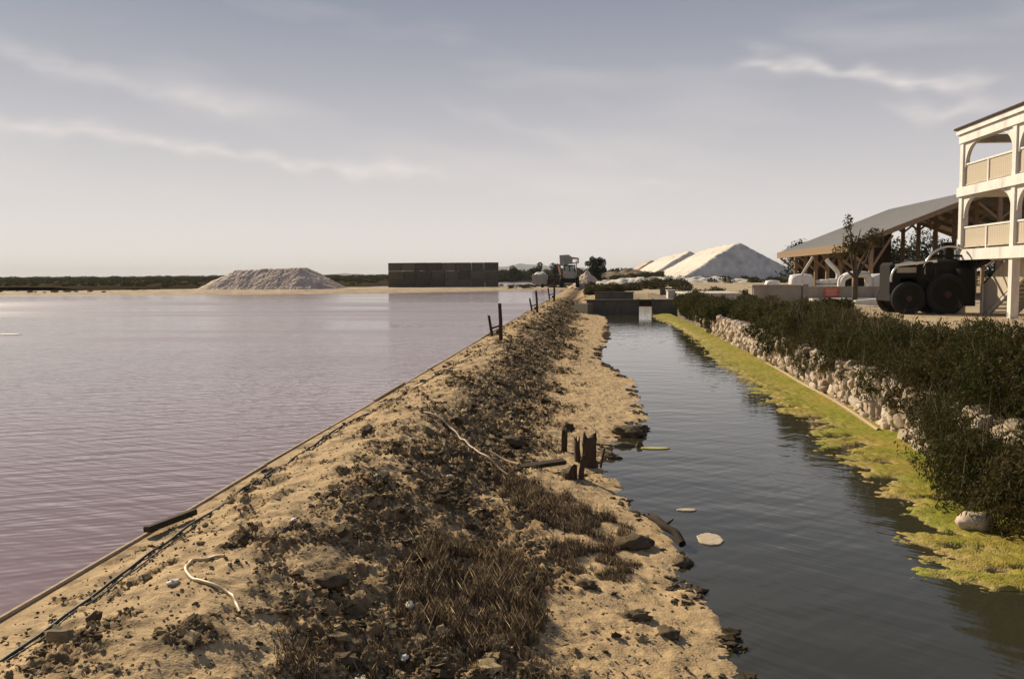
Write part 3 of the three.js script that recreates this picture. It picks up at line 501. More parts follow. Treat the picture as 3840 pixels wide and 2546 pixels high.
{
  const t = thing('box_trailer', 'grey box trailer with a pale load beside the loader', 'trailer', [-6.7, 0.42, -138]); t.scale.setScalar(1.3);
  part('body', chamfer(1.75, 1.15, 2.6, 0.1).translate(-0.7, 0.98, 0), M.machineGrey, t);
  part('load', lump(0.9, 3, 0.22, 1.6, 4, [0.86, 0.42, 1.25]).translate(-0.68, 1.50, 0), M.salt, t);
  part('hitch', beam([0.1, 0.7, 0], [2.2, 0.6, 0], 0.5, 0.6), M.rust, t);
  for (const z of [-0.8, 0.8]) wheel(t, -0.4, 0.4, z, 0.4, 0.3, M.rust);
  single('salt_pile', heap((x, z) => 0.3 + Math.max(-0.3, 2.75 - 0.95 * Math.hypot(x + 0.3, (z + 143.5) * 0.9) + 0.3 * fbm(x * 0.7, z * 0.7, 3) + 0.08 * n2(x * 3, z * 3)), -4, 3.4, -147.5, -139.8, 60, 60), M.saltTan, 'small pale pile behind the wheel loader', 'pile');
}
{
  // old dark machine in front of the stair
  const t = thing('old_machine', 'old black harvesting machine with curved steel mudguards beside the stair', 'machine', [14.95, 0.42, -40.6]); t.scale.setScalar(1.08);
  const disc = (x, y, z, R, w, rimM) => { const g = new THREE.TorusGeometry(R * 0.8, R * 0.2, 10, 28); g.scale(1, 1, w / (R * 0.4)); g.translate(x, y, z); const o = part('wheel', g, M.rubber, t); part('rim', new THREE.CylinderGeometry(R * 0.62, R * 0.62, w * 0.5, 20).rotateX(Math.PI / 2).translate(x, y, z), rimM, o); part('hub', new THREE.CylinderGeometry(R * 0.16, R * 0.2, w * 1.1, 12).rotateX(Math.PI / 2).translate(x, y, z), M.rust, o); };
  part('frame', [box(-1.6, 1.6, 0.55, 0.85, -1.1, 0.45), box(-1.2, 0.2, 0.85, 1.5, -0.9, 0.4)], M.black, t);
  part('boiler', [new THREE.CylinderGeometry(0.72, 0.72, 2.3, 26).rotateZ(Math.PI / 2).translate(0.45, 1.55, -0.35), new THREE.SphereGeometry(0.72, 20, 12).scale(0.35, 1, 1).translate(1.6, 1.55, -0.35)], M.black, t);
  part('cab_box', chamfer(1.15, 1.55, 1.5, 0.12).translate(-1.0, 1.35, -0.35), M.black, t);
  part('tank', new THREE.CylinderGeometry(0.36, 0.40, 1.5, 20).translate(1.32, 1.1, 0.45), M.black, t);
  disc(-0.95, 0.66, 0.62, 0.68, 0.34, M.black); disc(0.55, 0.82, 0.62, 0.84, 0.34, M.black); disc(-0.95, 0.66, -1.2, 0.68, 0.34, M.rust); disc(0.55, 0.82, -1.2, 0.84, 0.34, M.rust);
  for (const [x, y, r] of [[-0.95, 1.42, 0.70], [0.62, 1.75, 0.98]]) { const pts = []; for (let i = 0; i <= 12; i++) { const q = Math.PI * (1.04 - i * 0.058); pts.push([x + r * Math.cos(q), y + r * Math.sin(q), 0.66]); } part('mudguard', tube(pts, 0.05, 30), M.steel, t); }
  part('frame_rail', beam([-1.5, 2.0, 0.70], [0.1, 2.16, 0.70], 0.10, 0.10), M.steel, t);
  part('panel', box(-1.35, -0.6, 1.70, 1.92, 0.42, 0.48), M.machineGrey, t);
  part('shaft', beam([-0.2, 2.36, 0.3], [2.3, 2.38, 0.3], 0.10, 0.10), M.black, t);
  part('chimney', [new THREE.CylinderGeometry(0.16, 0.2, 0.7, 14).translate(0.95, 2.45, -0.35), new THREE.CylinderGeometry(0.26, 0.17, 0.16, 14).translate(0.95, 2.85, -0.35)], M.black, t);
  part('funnel', new THREE.ConeGeometry(0.42, 0.8, 18).rotateZ(-Math.PI / 2).translate(2.0, 2.15, 0.35), M.black, t);
  const hw = new THREE.TorusGeometry(0.36, 0.035, 8, 28); hw.rotateY(0.5); hw.translate(-0.2, 1.75, 0.85); part('hand_wheel', hw, M.black, t);
}
// white salt bags and covers under the shed's edge
{
  const bag = (w, h, d, seed) => { const g = mergeVertices(new THREE.BoxGeometry(w, h, d, 8, 8, 8).deleteAttribute('uv').deleteAttribute('normal')), p = g.attributes.position; for (let i = 0; i < p.count; i++) { const x = p.getX(i) / w * 2, y = p.getY(i) / h * 2, z = p.getZ(i) / d * 2, k = 1 - 0.10 * (x * x * y * y + z * z * y * y + x * x * z * z) + 0.03 * n3(x * 2 + seed, y * 2, z * 2); p.setXYZ(i, p.getX(i) * k, p.getY(i) * k, p.getZ(i) * k); } g.computeVertexNormals(); const uv = new Float32Array(p.count * 2); for (let i = 0; i < p.count; i++) { uv[2 * i] = p.getX(i) + p.getZ(i); uv[2 * i + 1] = p.getY(i); } g.setAttribute('uv', new THREE.BufferAttribute(uv, 2)); return g; };
  const put = (w, h, d, x, y, z, seed, label) => single('salt_bag', bag(w, h, d, seed), M.white, label, 'bag', [x, y + h / 2, z], 'white salt bags by the shed');
  put(1.7, 1.25, 1.2, 15.55, 1.0, -66.5, 1, 'large white bag leftmost of those before the shed');
  put(1.6, 0.5, 1.1, 17.3, 1.0, -66.2, 2, 'flat white bag below the bent white pipe');
  put(1.5, 0.35, 1.1, 17.35, 1.5, -66.2, 5, 'thin white bag lying on the flat bag');
  put(2.0, 1.15, 1.2, 20.9, 1.1, -65.0, 3, 'white bag nearest the dark machine');
  put(1.1, 0.8, 1.0, 13.7, 1.0, -67.5, 4, 'small white bag at the foot of the salt heap');
  const a = thing('white_arch', 'white arched cover standing between the bags and the tree', 'cover', [18.7, 0.9, -64.5]);
  const pts = [[-0.85, 0.3, 0], [-0.75, 0.95, 0], [-0.3, 1.25, 0], [0.5, 1.3, 0], [0.95, 1.2, 0], [1.05, 0.6, 0], [1.0, -0.3, 0]]; part('arch', tube(pts, 0.24, 40, 10).scale(1, 1, 2), M.white, a);
  const b = single('bent_pipe', tube([[0, 0, 0], [0.55, 0.05, 0], [0.6, 0.55, 0], [0.15, 1.1, 0], [-0.25, 1.55, 0]], 0.16, 40, 9), M.white, 'white bent pipe rising above the flat bags', 'pipe', [17.6, 1.75, -66.6]);
  const c = single('ladder_pole', rod([0, 0, 0], [0.75, 1.3, 0], 0.09, 0.09), M.plaster, 'pale leaning pole left of the shed posts', 'pole', [15.5, 2.2, -66]);
}

// ================================================================ THINGS ON THE DIKE AND IN THE CHANNEL
{
  const build = (label, x, z, k, lean) => {
    const t = thing('sluice_post', label, 'post', [x, dikeY(x, z) - 0.05, z], 0, 'wooden posts along the pond edge'); t.scale.setScalar(k); t.rotation.z = lean;
    part('post', [rod([0, -0.2, 0], [0.01, 0.6, 0], 0.066, 0.058, 10), rod([0.01, 0.6, 0], [-0.005, 1.16, 0], 0.058, 0.052, 10)], M.woodDark, t);
    part('hanging_bar', rod([-0.26, 0.16, 0], [-0.35, 0.80, 0], 0.048, 0.040, 8), M.woodDark, t);
    part('crossbar', rod([-0.29, 0.40, 0], [-0.01, 0.48, 0], 0.030, 0.030, 8), M.rust, t);
    part('knob', lump(0.07, 1, 0.15, 1, 3).translate(-0.075, 0.30, 0), M.woodDark, t);
    return t;
  };
  build('nearest dark wooden post with a short bar beside it', -2.68, -26.7, 1.0, 0.02);
  build('middle dark wooden post with a slanting side bar', -2.72, -46.6, 1.05, 0.05);
  build('farthest tall dark post on the pond edge', -2.68, -68.2, 1.35, -0.01);
}
const onDike = (pts, lift) => pts.map(([x, z]) => [x, dikeY(x, z) + lift, z]);
function densify(pts, step = 0.35) { const c = new THREE.CatmullRomCurve3(pts.map(([x, z]) => new THREE.Vector3(x, 0, z))), n = Math.ceil(c.getLength() / step); return c.getSpacedPoints(n).map((p) => [p.x, p.z]); }
{
  const path = [[-2.95, -2.0], [-3.06, -3.4], [-3.10, -4.27], [-3.16, -4.86], [-3.22, -5.81], [-3.34, -7.55], [-3.36, -8.89], [-3.43, -12.15], [-3.27, -14.16], [-3.12, -17.29], [-2.91, -20.95], [-2.8, -24.5], [-2.85, -30]];
  const d = densify(path, 0.3);
  single('cable', tube(onDike(d, 0.012), 0.011, d.length * 2, 6), M.cable, 'black cable snaking along the pond edge of the dike', 'cable');
  const d2 = densify(path.slice(0, 9).map(([x, z], i) => [x + 0.045 + 0.02 * Math.sin(i * 2.1), z]), 0.3);
  single('cable', tube(onDike(d2, 0.008), 0.006, d2.length * 2, 5), M.cable, 'thin second wire running just beside the thick cable', 'cable');
}
single('white_hose', tube(onDike(densify([[-2.52, -5.79], [-2.61, -5.78], [-2.68, -5.68], [-2.66, -5.50], [-2.52, -5.30], [-2.36, -5.20], [-2.21, -5.13], [-2.06, -4.93]], 0.06), 0.011), 0.012, 80, 8), M.hose, 'pale curled hose lying on the sand near the corner', 'hose');
single('brown_hose', tube(onDike(densify([[-2.30, -12.07], [-1.85, -11.65], [-1.54, -11.05], [-1.30, -10.6], [-0.95, -10.2]], 0.2), 0.05), 0.015, 50, 8), M.hosePink, 'reddish brown hose across the clods on the dike', 'hose');
single('thin_stick', tube(onDike([[-1.28, -11.19], [-1.05, -10.95], [-0.85, -10.62]], 0.05), 0.016, 14, 6), M.woodPale, 'thin pale stick below the reddish hose', 'stick');
{
  const o = single('loose_plank', chamfer(0.08, 0.05, 0.55, 0.008), M.woodDark, 'dark loose plank lying on the pond edging', 'plank', [-3.50, 0.17, -7.0]); o.rotation.set(0.02, -0.30, 0.1);
  const p = single('buried_board', chamfer(0.78, 0.05, 0.14, 0.008), M.woodDark, 'dark board lying in the sand left of the stumps', 'board', [-0.66, dikeY(-0.66, -10.95) + 0.03, -10.95]); p.rotation.set(0.1, 0.42, 0.02);
}
// broken sheet piles
{
  const stake = (w, h, d, seed) => { const g = mergeVertices(new THREE.BoxGeometry(w, h, d, 3, 6, 2).deleteAttribute('uv').deleteAttribute('normal')), p = g.attributes.position; for (let i = 0; i < p.count; i++) { const y = p.getY(i) / h + 0.5; let X = p.getX(i) * (1 - 0.12 * y), Y = p.getY(i); if (y > 0.9) Y += h * 0.22 * n3(p.getX(i) / w * 2 + seed, seed, p.getZ(i) / d); p.setXYZ(i, X + w * 0.12 * n3(seed, y * 3, p.getZ(i) * 3), Y + h / 2, p.getZ(i) + d * 0.2 * n3(y * 3, seed, X)); } g.computeVertexNormals(); const uv = new Float32Array(p.count * 2); for (let i = 0; i < p.count; i++) { uv[2 * i] = p.getY(i); uv[2 * i + 1] = p.getX(i) + p.getZ(i); } g.setAttribute('uv', new THREE.BufferAttribute(uv, 2)); return g; };
  const put = (x, z, w, h, d, turn, lean, seed, label) => { const o = single('pile_stump', stake(w, h + 0.12, d, seed), M.wood, label, 'stump', [x, dikeY(x, z) - 0.16, z], 'rotten wooden stumps on the channel shore'); o.rotation.set(0, turn, lean); };
  put(0.00, -11.55, 0.20, 0.44, 0.06, 0.2, -0.03, 1, 'widest plank stump of the broken row by the water');
  put(-0.14, -11.75, 0.07, 0.32, 0.07, 0.4, 0.05, 2, 'narrow stump just left of the widest plank stump');
  put(-0.36, -12.35, 0.09, 0.30, 0.06, 0.1, -0.05, 3, 'pointed stump standing apart at the back of the row');
  put(0.13, -11.65, 0.03, 0.30, 0.03, 0.0, -0.18, 4, 'thin rod leaning right behind the widest stump');
  put(-0.21, -10.62, 0.15, 0.20, 0.16, 0.5, 0.12, 5, 'short thick stump nearest in the broken row');
  put(-0.11, -10.58, 0.07, 0.30, 0.05, 0.0, -0.10, 6, 'slim stump against the short thick one');
  const o = single('driftwood', [tube([[0, 0.05, 0], [0.05, 0.07, 0.2], [0.11, 0.05, 0.36], [0.20, 0.03, 0.5], [0.25, -0.03, 0.66]], 0.038, 20, 7), rod([0.11, 0.05, 0.36], [0.2, 0.12, 0.34], 0.02, 0.006, 6), rod([0.05, 0.06, 0.1], [-0.03, 0.09, 0.05], 0.018, 0.006, 6)], M.woodDark, 'dark driftwood branch lying at the water line', 'driftwood', [0.62, -0.27, -8.82]);
}
// clods, shells and rocks one can pick out
{
  const clods = [[0.62, -14.1, 0.22, 'largest dark clod heap on the sand spit'], [0.86, -14.6, 0.16, 'dark clod at the tip of the sand spit'], [0.30, -12.3, 0.12, 'dark clod right of the stumps at the shore'], [0.22, -12.5, 0.10, 'small dark clod behind the shore stumps'], [0.42, -8.1, 0.15, 'dark clod below the reddish grass near driftwood'], [0.83, -7.75, 0.09, 'round dark clod at the waterline below the driftwood'], [-1.05, -12.1, 0.14, 'rounded dark clod at the foot of the slope'], [-0.02, -6.8, 0.07, 'small upright clod on the bare sand'], [0.35, -6.35, 0.09, 'dark clod alone in the sandy strip'], [0.55, -6.05, 0.08, 'dark clod near the shore at the lower edge'], [0.7, -5.3, 0.09, 'long dark clod on the lower sand'], [-1.75, -5.7, 0.10, 'dark clod among the cracked ground by the hose'], [-0.85, -7.3, 0.07, 'round stone-like clod behind the tall dry grass']];
  for (const [x, z, r, label] of clods) { const o = single('mud_clod', lump(r, 3, 0.42, 1.9, x * 7 + z, [1.15, 0.55, 0.85]), M.clod, label, 'clod', [x, dikeY(x, z) + r * 0.15, z], 'dark clods on the sand'); o.rotation.y = x * 9; }
  const shells = [[-1.23, -5.84, 0.045, 'white stone left of the tall dry grass'], [-2.62, -5.24, 0.040, 'white flake lying below the curled hose'], [-1.28, -4.72, 0.045, 'white stone at the bottom edge of the dike'], [-2.03, -8.18, 0.03, 'small white chip on the middle of the dike'], [-2.34, -6.71, 0.03, 'small white chip above the curled hose'], [-1.12, -5.15, 0.035, 'white chip among the dry grass'], [-0.6, -4.62, 0.04, 'white stone in the grass at the lower edge'], [-1.5, -9.3, 0.03, 'white chip on the rough shoulder of the dike']];
  for (const [x, z, r, label] of shells) { const o = single('white_stone', lump(r * 0.72, 2, 0.4, 1.4, x * 3 + z, [1.5, 0.6, 0.8]), M.shell, label, 'stone', [x, dikeY(x, z) + r * 0.3, z], 'white chips on the dike'); o.rotation.y = z * 4; }
  single('rock', lump(0.15, 2, 0.18, 1.0, 14, [1.2, 0.75, 0.9]), M.stone, 'pale rock sitting on the green algae below the shrubs', 'rock', [3.82, -0.26, -8.95]);
}
// floating foam
{
  const disc = (rx, rz, seed) => { const s = new THREE.Shape(); for (let i = 0; i < 26; i++) { const a = i / 26 * 6.283, k = 1 + 0.14 * n2(Math.cos(a) * 1.3 + seed, Math.sin(a) * 1.3); s[i ? 'lineTo' : 'moveTo'](Math.cos(a) * rx * k, Math.sin(a) * rz * k); } s.closePath(); const g = new THREE.ExtrudeGeometry(s, { depth: 0.012, bevelEnabled: true, bevelSize: 0.012, bevelThickness: 0.006, bevelSegments: 2 }); g.rotateX(-Math.PI / 2); return metreUV(g); };
  single('foam_patch', disc(0.11, 0.17, 1), M.foam, 'oval pale foam patch floating near the sandy shore', 'foam', [1.17, CHAN - 0.004, -8.49]);
  single('foam_patch', disc(0.09, 0.04, 2), M.foam, 'thin sliver of foam behind the oval patch', 'foam', [1.06, CHAN - 0.004, -9.55]);
  single('foam_patch', disc(0.20, 0.07, 3), M.algae2 = mat(0.42, 0.38, 0.14), 'yellowish floating scum off the sand spit', 'scum', [0.98, CHAN - 0.004, -13.0]);
  single('mud_clod', lump(0.12, 2, 0.3, 1.5, 5, [1.3, 0.5, 0.7]), M.clod, 'dark clod standing in the water off the spit', 'clod', [0.52, CHAN, -13.15], 'dark clods on the sand');
  single('mud_clod', lump(0.06, 2, 0.3, 1.5, 8, [1, 1.1, 0.9]), M.clod, 'small dark lump in the water beside the scum', 'clod', [0.76, CHAN, -13.15], 'dark clods on the sand');
  single('float', disc(0.45, 0.10, 6), M.shell, 'white float on the pond at the picture edge', 'float', [-23.1, 0.0, -33.3]);
  single('foam_patch', disc(3.0, 0.35, 7), M.shell, 'long white foam streak along the far shore', 'foam', [-66, 0.0, -110.9]);
}
// pale pipe along the foot of the stone wall
single('wall_pipe', tube([[4.98, -0.29, -25.5], [4.93, -0.27, -23], [4.84, -0.27, -20.6], [4.82, -0.28, -18.1], [4.72, -0.27, -16.15], [4.62, -0.29, -14.4]], 0.035, 60, 7), M.woodPale, 'thin pale pipe along the foot of the stone wall', 'pipe');

// ================================================================ PLANTS AND LOOSE GROUND
const GREEN = [[0.051, 0.055, 0.010], [0.064, 0.066, 0.013], [0.038, 0.040, 0.008], [0.074, 0.060, 0.018], [0.051, 0.042, 0.013]];
const BROWN = [[0.097, 0.066, 0.022], [0.075, 0.055, 0.017], [0.082, 0.065, 0.017], [0.056, 0.040, 0.014]];
const DARK = [[0.030, 0.038, 0.016], [0.040, 0.045, 0.020], [0.024, 0.030, 0.014]];
// algae along the wall
{
  const EDGE = [[-60, 4.3], [-52.6, 3.9], [-44, 4.3], [-36.2, 4.25], [-31, 4.0], [-26.9, 3.80], [-20.6, 3.68], [-16.7, 3.5], [-15.5, 3.95], [-14, 3.6], [-12.8, 3.42], [-11.6, 3.55], [-9.5, 3.38], [-8.2, 3.02], [-7.5, 2.95], [-7.1, 3.2], [-6.5, 3.7], [-5, 4.0], [5, 4.2]];
  const m = (x, z) => (x - lerpList(EDGE, z)) / 0.42 + 0.95 * fbm(x * 0.75, z * 1.5, 3) + 0.30 * n2(x * 3, z * 6) + 0.32 * n2(x * 8, z * 15) + 0.16 * n2(x * 21, z * 33) + 0.0 - 1.7 * smooth(0.22, 0.62, n2(x * 0.9 + 27, z * 1.5) + 0.4 * n2(x * 2.5, z * 4.5 + 30)) * (1 - smooth(4.1, 4.7, x));
  const y = (x, z) => CHAN + clamp(m(x, z) * 0.045, -0.05, 0.035) + 0.012 * n2(x * 9, z * 9) * clamp(m(x, z)) + 0.05 * smooth(4.2, 5.0, x);
  const c = (x, z) => { const g = smooth(-0.5, 0.5, fbm(x * 0.9 + 8, z * 0.5, 3) + 0.55 * n2(x * 6, z * 9) + 0.35 * n2(x * 17, z * 21)), b = smooth(0.9, 0.0, m(x, z)); return [mixN(0.95, 1.25, b) * mixN(0.72, 1.1, g), mixN(0.95, 1.15, b) * mixN(0.88, 1.0, g), mixN(0.7, 1.9, b) * mixN(0.5, 1.2, g)]; };
  const o = new THREE.Mesh(sheet(range(2.5, 5.25, 110), [...range(5, -6, 70).slice(0, -1), ...depthRows(6, 60, 1.0052)], y, c, (x, z) => m(x, z) > -0.75), M.algae);
  stuff(o, 'algae_mat', 'yellow green algae mat floating along the stone wall', 'algae');
}
// shrubs on top of the stone wall
{
  const list = []; let z = -6.2;
  while (z > -57) { list.push([z, 0]); z -= (z > -22 ? rr(1.75, 2.4) : rr(2.2, 3.1)); }
  list.push([-9.9, 0], [-11.6, 0]); list.sort((a, b) => b[0] - a[0]);
  for (z = -11; z > -44; z -= rr(2.2, 3.2)) list.push([z, 1]);
  const ord = ['first', 'second', 'third', 'fourth', 'fifth', 'sixth', 'seventh', 'eighth', 'ninth', 'tenth', 'eleventh', 'twelfth', 'thirteenth', 'fourteenth', 'fifteenth', 'sixteenth', 'seventeenth', 'eighteenth', 'nineteenth', 'twentieth', 'twenty-first', 'twenty-second', 'twenty-third', 'twenty-fourth', 'twenty-fifth', 'twenty-sixth', 'twenty-seventh', 'twenty-eighth', 'twenty-ninth', 'thirtieth'], at = [0, 0];
  list.forEach(([z, row], i) => {
    const near = z > -22, gap = z < -25 && z > -36.5, hang = !row && !gap, x = wallX(z) + (row ? (z > -24 ? 1.55 : 2.1) : gap ? 1.25 : 0.55), top = row ? 0.62 : z > -13 ? 1.15 : near ? 0.85 : 0.60, w = near ? 0.95 : 1.25, lobes = [], k = near ? 13 : 10;
    for (let q = 0; q < k; q++) lobes.push([rr(-0.55, 0.55) * w, rr(0.10, 0.78) * top, rr(-0.9, 0.9) * w, rr(0.26, 0.46) * w, rr(0.22, 0.42), rr(0.28, 0.50) * w]);
    if (hang) for (let q = 0; q < (z > -13 ? 8 : near ? 3 : 4); q++) lobes.push([-rr(0.36, 0.74), -rr(0.0, z > -12 ? 0.66 : near ? 0.24 : 0.5), rr(-0.85, 0.85) * w, rr(0.18, 0.30), rr(0.18, 0.30), rr(0.18, 0.34)]);
    if (hang && z > -11.2) for (let q = 0; q < 5; q++) lobes.push([-rr(0.5, 1.15), -rr(0.15, 0.62), rr(-0.8, 0.8), 0.38, 0.34, 0.42]);
    const pal = i % 4 === 1 ? [...BROWN, ...GREEN] : i % 4 === 2 ? [...GREEN, ...GREEN, ...BROWN] : GREEN, nth = ord[at[row]++];
    const t = thing('shrub', row ? `${nth} shrub of the back row on the yard, counted from the near end` : `${nth} shrub on the stone wall, counted from the near end`, 'shrub', [x, 0.45, z], 0, row ? 'shrubs in the yard' : 'shrubs along the wall');
    part('foliage', leafCloud(lobes, row ? 9000 : near ? (z > -13.5 ? 46000 : 30000) : 14000, near && !row ? 0.022 + 0.014 * rnd() : 0.04 + 0.025 * rnd(), pal, 100 + i, 0.8, near && !row ? 0.24 : 0.3), M.leaf, t);
    part('stem', branches([0, -0.1, 0], lobes.slice(0, k).map((l) => [l[0], l[1], l[2]]), 0.03), M.bark, t);
    const tw = []; for (let q = 0; q < (row ? 14 : near ? 46 : 24); q++) { const l = lobes[Math.floor(rnd() * lobes.length)], b = [l[0] + rr(-0.5, 0.5) * l[3], l[1] + rr(0, 0.5) * l[4], l[2] + rr(-0.5, 0.5) * l[5]], dx = rr(-0.9, 0.6), dz = rr(-0.7, 0.7), h = rr(0.2, 0.55), m = [b[0] + dx * h * 0.4, b[1] + h * 0.6, b[2] + dz * h * 0.4], e = [m[0] + dx * h * 0.5, m[1] + h * 0.5, m[2] + dz * h * 0.5]; tw.push(rod(b, m, 0.006, 0.004, 3), rod(m, e, 0.004, 0.0015, 3), rod(m, [m[0] + rr(-0.12, 0.12), m[1] + 0.14, m[2] + rr(-0.12, 0.12)], 0.003, 0.001, 3)); }
    part('twigs', join(tw), M.twig, t);
  });
}
// scrub along the back of the yard edge, between the shrubs and the tank
{
  const spots = [[7.4, -66, 1.1, 'tuft of scrub right of the sluice'], [9.3, -68, 0.9, 'scrub before the rendered block and the heaps'], [11.3, -62, 0.9, 'scrub between the rendered block and the tank'], [6.6, -50, 1.0, 'scrub bush on the yard edge before the rendered block'], [8.6, -47, 0.9, 'scrub bush left of the concrete tank'], [12.5, -46, 0.8, 'scrub bush below the white sloping wall'], [10.2, -40, 0.75, 'scrub bush on the yard left of the dark machine'], [1.2, -90, 0.9, 'scrub bush on the bank behind the sluice'], [2.6, -97, 1.2, 'wide scrub bush behind the second dark wall'], [0.6, -84, 0.8, 'low scrub at the bend of the dike'], [7.2, -104, 1.3, 'scrub bush in front of the salt spread']];
  spots.forEach(([x, z, s, label], i) => { const l = []; for (let q = 0; q < 7; q++) l.push([rr(-0.9, 0.9) * s, rr(0.1, 0.5) * s, rr(-0.7, 0.7) * s, rr(0.4, 0.6) * s, rr(0.3, 0.45) * s, rr(0.4, 0.6) * s]); const t = thing('scrub_bush', label, 'bush', [x, yardY(x, z), z], 0, 'scrub bushes in the yard'); part('foliage', leafCloud(l, 4200, 0.065, i % 2 ? GREEN : BROWN, 300 + i, 0.5), M.leaf, t); part('stem', branches([0, -0.1, 0], l.slice(0, 4), 0.03), M.bark, t); });
}
// trees
function tree(name, label, pos, lobes, n, size, pal, trunkR, seed, group) {
  const t = thing(name, label, 'tree', pos, 0, group);
  const low = Math.min(...lobes.map((l) => l[1])), mid = [0.1, low * 0.75, 0];
  part('trunk', [rod([0, -0.3, 0], mid, trunkR, trunkR * 0.75, 9), branches(mid, lobes.map((l) => [l[0], l[1], l[2]]), trunkR * 0.5, 0.3)], M.bark, t);
  part('crown', leafCloud(lobes, n, size, pal, seed, 0.2), M.leaf, t);
}
tree('conifer_tree', 'dark bushy conifer standing alone behind the loader', [1.1, 0.6, -146], [[-0.2, 2.2, 0, 1.2, 1.0, 1.1], [0.4, 2.9, 0, 1.1, 0.9, 1], [-1.2, 3.6, 0, 0.55, 0.4, 0.5], [-0.55, 4.3, 0, 0.4, 0.5, 0.4], [0.1, 3.8, 0, 0.85, 0.7, 0.8], [0.75, 4.2, 0, 0.45, 0.45, 0.5], [1.35, 3.7, 0, 0.4, 0.6, 0.4], [1.45, 2.6, 0, 0.4, 0.5, 0.4], [0.2, 1.3, 0, 0.8, 0.6, 0.8]], 9000, 0.11, DARK, 0.16, 41);
{
  const t = thing('bare_tree', 'thin bare young tree with a tuft of leaves before the shed', 'tree', [17.5, YARD, -60]);
  part('trunk', [rod([0, -0.2, 0], [0.05, 1.5, 0], 0.20, 0.16, 9), branches([0.05, 1.5, 0], [[-1.2, 3.0, 0.3], [0.9, 3.6, 0], [1.3, 4.1, -0.3], [-0.4, 4.4, 0.2], [0.3, 4.7, 0], [-0.5, 5.2, 0]], 0.11, 0.5)], M.bark, t);
  part('crown', leafCloud([[0.9, 3.9, 0, 0.75, 0.5, 0.6], [1.2, 4.35, 0, 0.6, 0.4, 0.5], [0.2, 3.5, 0, 0.6, 0.45, 0.5], [-0.5, 5.1, 0, 0.3, 0.6, 0.3], [-1.0, 3.2, 0, 0.5, 0.5, 0.4], [-0.4, 3.9, 0, 0.45, 0.5, 0.4]], 2600, 0.08, BROWN, 55, 0.5), M.leaf, t);
}
[[28.5, -100, 4.6], [31, -104, 5.2], [27, -112, 6.0], [32, -113, 6.6], [37.5, -112, 6.8], [43, -114, 7.2], [49, -112, 7.0]].forEach(([x, z, h], i) => tree('back_tree', `dark tree seen below the shed roof, ${['first', 'second', 'third', 'fourth', 'fifth', 'sixth', 'seventh'][i]} from the heaps`, [x, YARD, z], Array.from({ length: 13 }, () => [rr(-2.4, 2.4), rr(0.12, 0.86) * h, rr(-1.6, 1.6), rr(1.2, 1.9), rr(0.9, 1.4), rr(1.2, 1.9)]), 7000, 0.16, DARK, 0.22, 70 + i, 'dark trees behind the shed'));
[[-21, -352, 7.5, 'tallest small tree on the horizon left of the loader'], [-14, -355, 6.0, 'small horizon tree nearest the loader'], [-30, -356, 5.2, 'small horizon tree beside the block wall'], [-8, -350, 6.2, 'small horizon tree behind the loader bucket']].forEach(([x, z, h, label], i) => tree('horizon_tree', label, [x, 1.0, z], Array.from({ length: 6 }, () => [rr(-1.6, 1.6), rr(0.3, 0.85) * h, 0, rr(0.9, 1.6), rr(0.9, 1.4), 1.2]), 1500, 0.3, DARK, 0.25, 90 + i, 'small trees on the horizon'));
// a clump copied many times: scrub too far off to tell apart
function scatter(name, label, cat, geo, m, n, place) {
  const o = new THREE.InstancedMesh(geo, m, n), M4 = new THREE.Matrix4(), q = new THREE.Quaternion(), e = new THREE.Euler(), c = new THREE.Color(); let k = 0;
  for (let i = 0; i < n * 6 && k < n; i++) { const r = place(); if (!r) continue; const [x, y, z, s, tilt = 0, col] = r; e.set(rr(-tilt, tilt), rr(0, 6.28), rr(-tilt, tilt)); q.setFromEuler(e); M4.compose(new THREE.Vector3(x, y, z), q, Array.isArray(s) ? new THREE.Vector3(...s) : new THREE.Vector3(s, s, s)); o.setMatrixAt(k, M4); o.setColorAt(k, col ? c.setRGB(...col) : c.setRGB(1, 1, 1)); k++; }
  o.count = k; o.instanceMatrix.needsUpdate = true; return stuff(o, name, label, cat);
}
const scrubClump = leafCloud([[0, 0.35, 0, 0.8, 0.45, 0.8], [0.5, 0.25, 0.2, 0.5, 0.3, 0.5], [-0.5, 0.3, -0.1, 0.5, 0.35, 0.5]], 240, 0.16, [...DARK, ...BROWN], 500, 0.4);
scatter('marsh_scrub', 'dark low scrub covering the marsh left of the mound', 'scrub', scrubClump, M.leaf, 2600, () => { const x = rr(-330, -50), z = -rr(128, 400); const y = marshY(x, z); return y > 0.15 ? [x, y - 0.1, z, rr(0.35, 0.9) * mixN(1, 1.6, smooth(-150, -350, z))] : null; });
scatter('horizon_scrub', 'dark scrub line along the horizon', 'scrub', scrubClump, M.leaf, 1100, () => { const x = rr(-330, 60), z = -rr(352, 395); return [x, 0.9 + 1.3 * smooth(-352, -385, z), z, [rr(2, 4), (x > -75 ? rr(1.6, 4.2) : rr(0.8, 1.6)), rr(2, 3)]]; });
scatter('shore_scrub', 'sparse scrub tufts on the far bank', 'scrub', scrubClump, M.leaf, 260, () => { const x = rr(-90, 6), z = shoreZ(x) - rr(5, 32); const y = farY(x, z); return y > 0.2 && (x > -14 || rnd() < 0.25) && !(x > -66 && x < -34) && !(x > -36 && x < -13 && z > -152) ? [x, y - 0.05, z, rr(0.2, 0.6)] : null; });
scatter('bank_scrub', 'brown scrub on the ground left of the salt heaps', 'scrub', scrubClump, M.leaf, 420, () => { const x = rr(0, 26), z = -rr(98, 190); return x < 12 || z < -118 ? [x, yardY(x, z) - 0.05 + (z < -160 ? 0.8 : 0), z, rr(0.4, 1.1)] : null; });

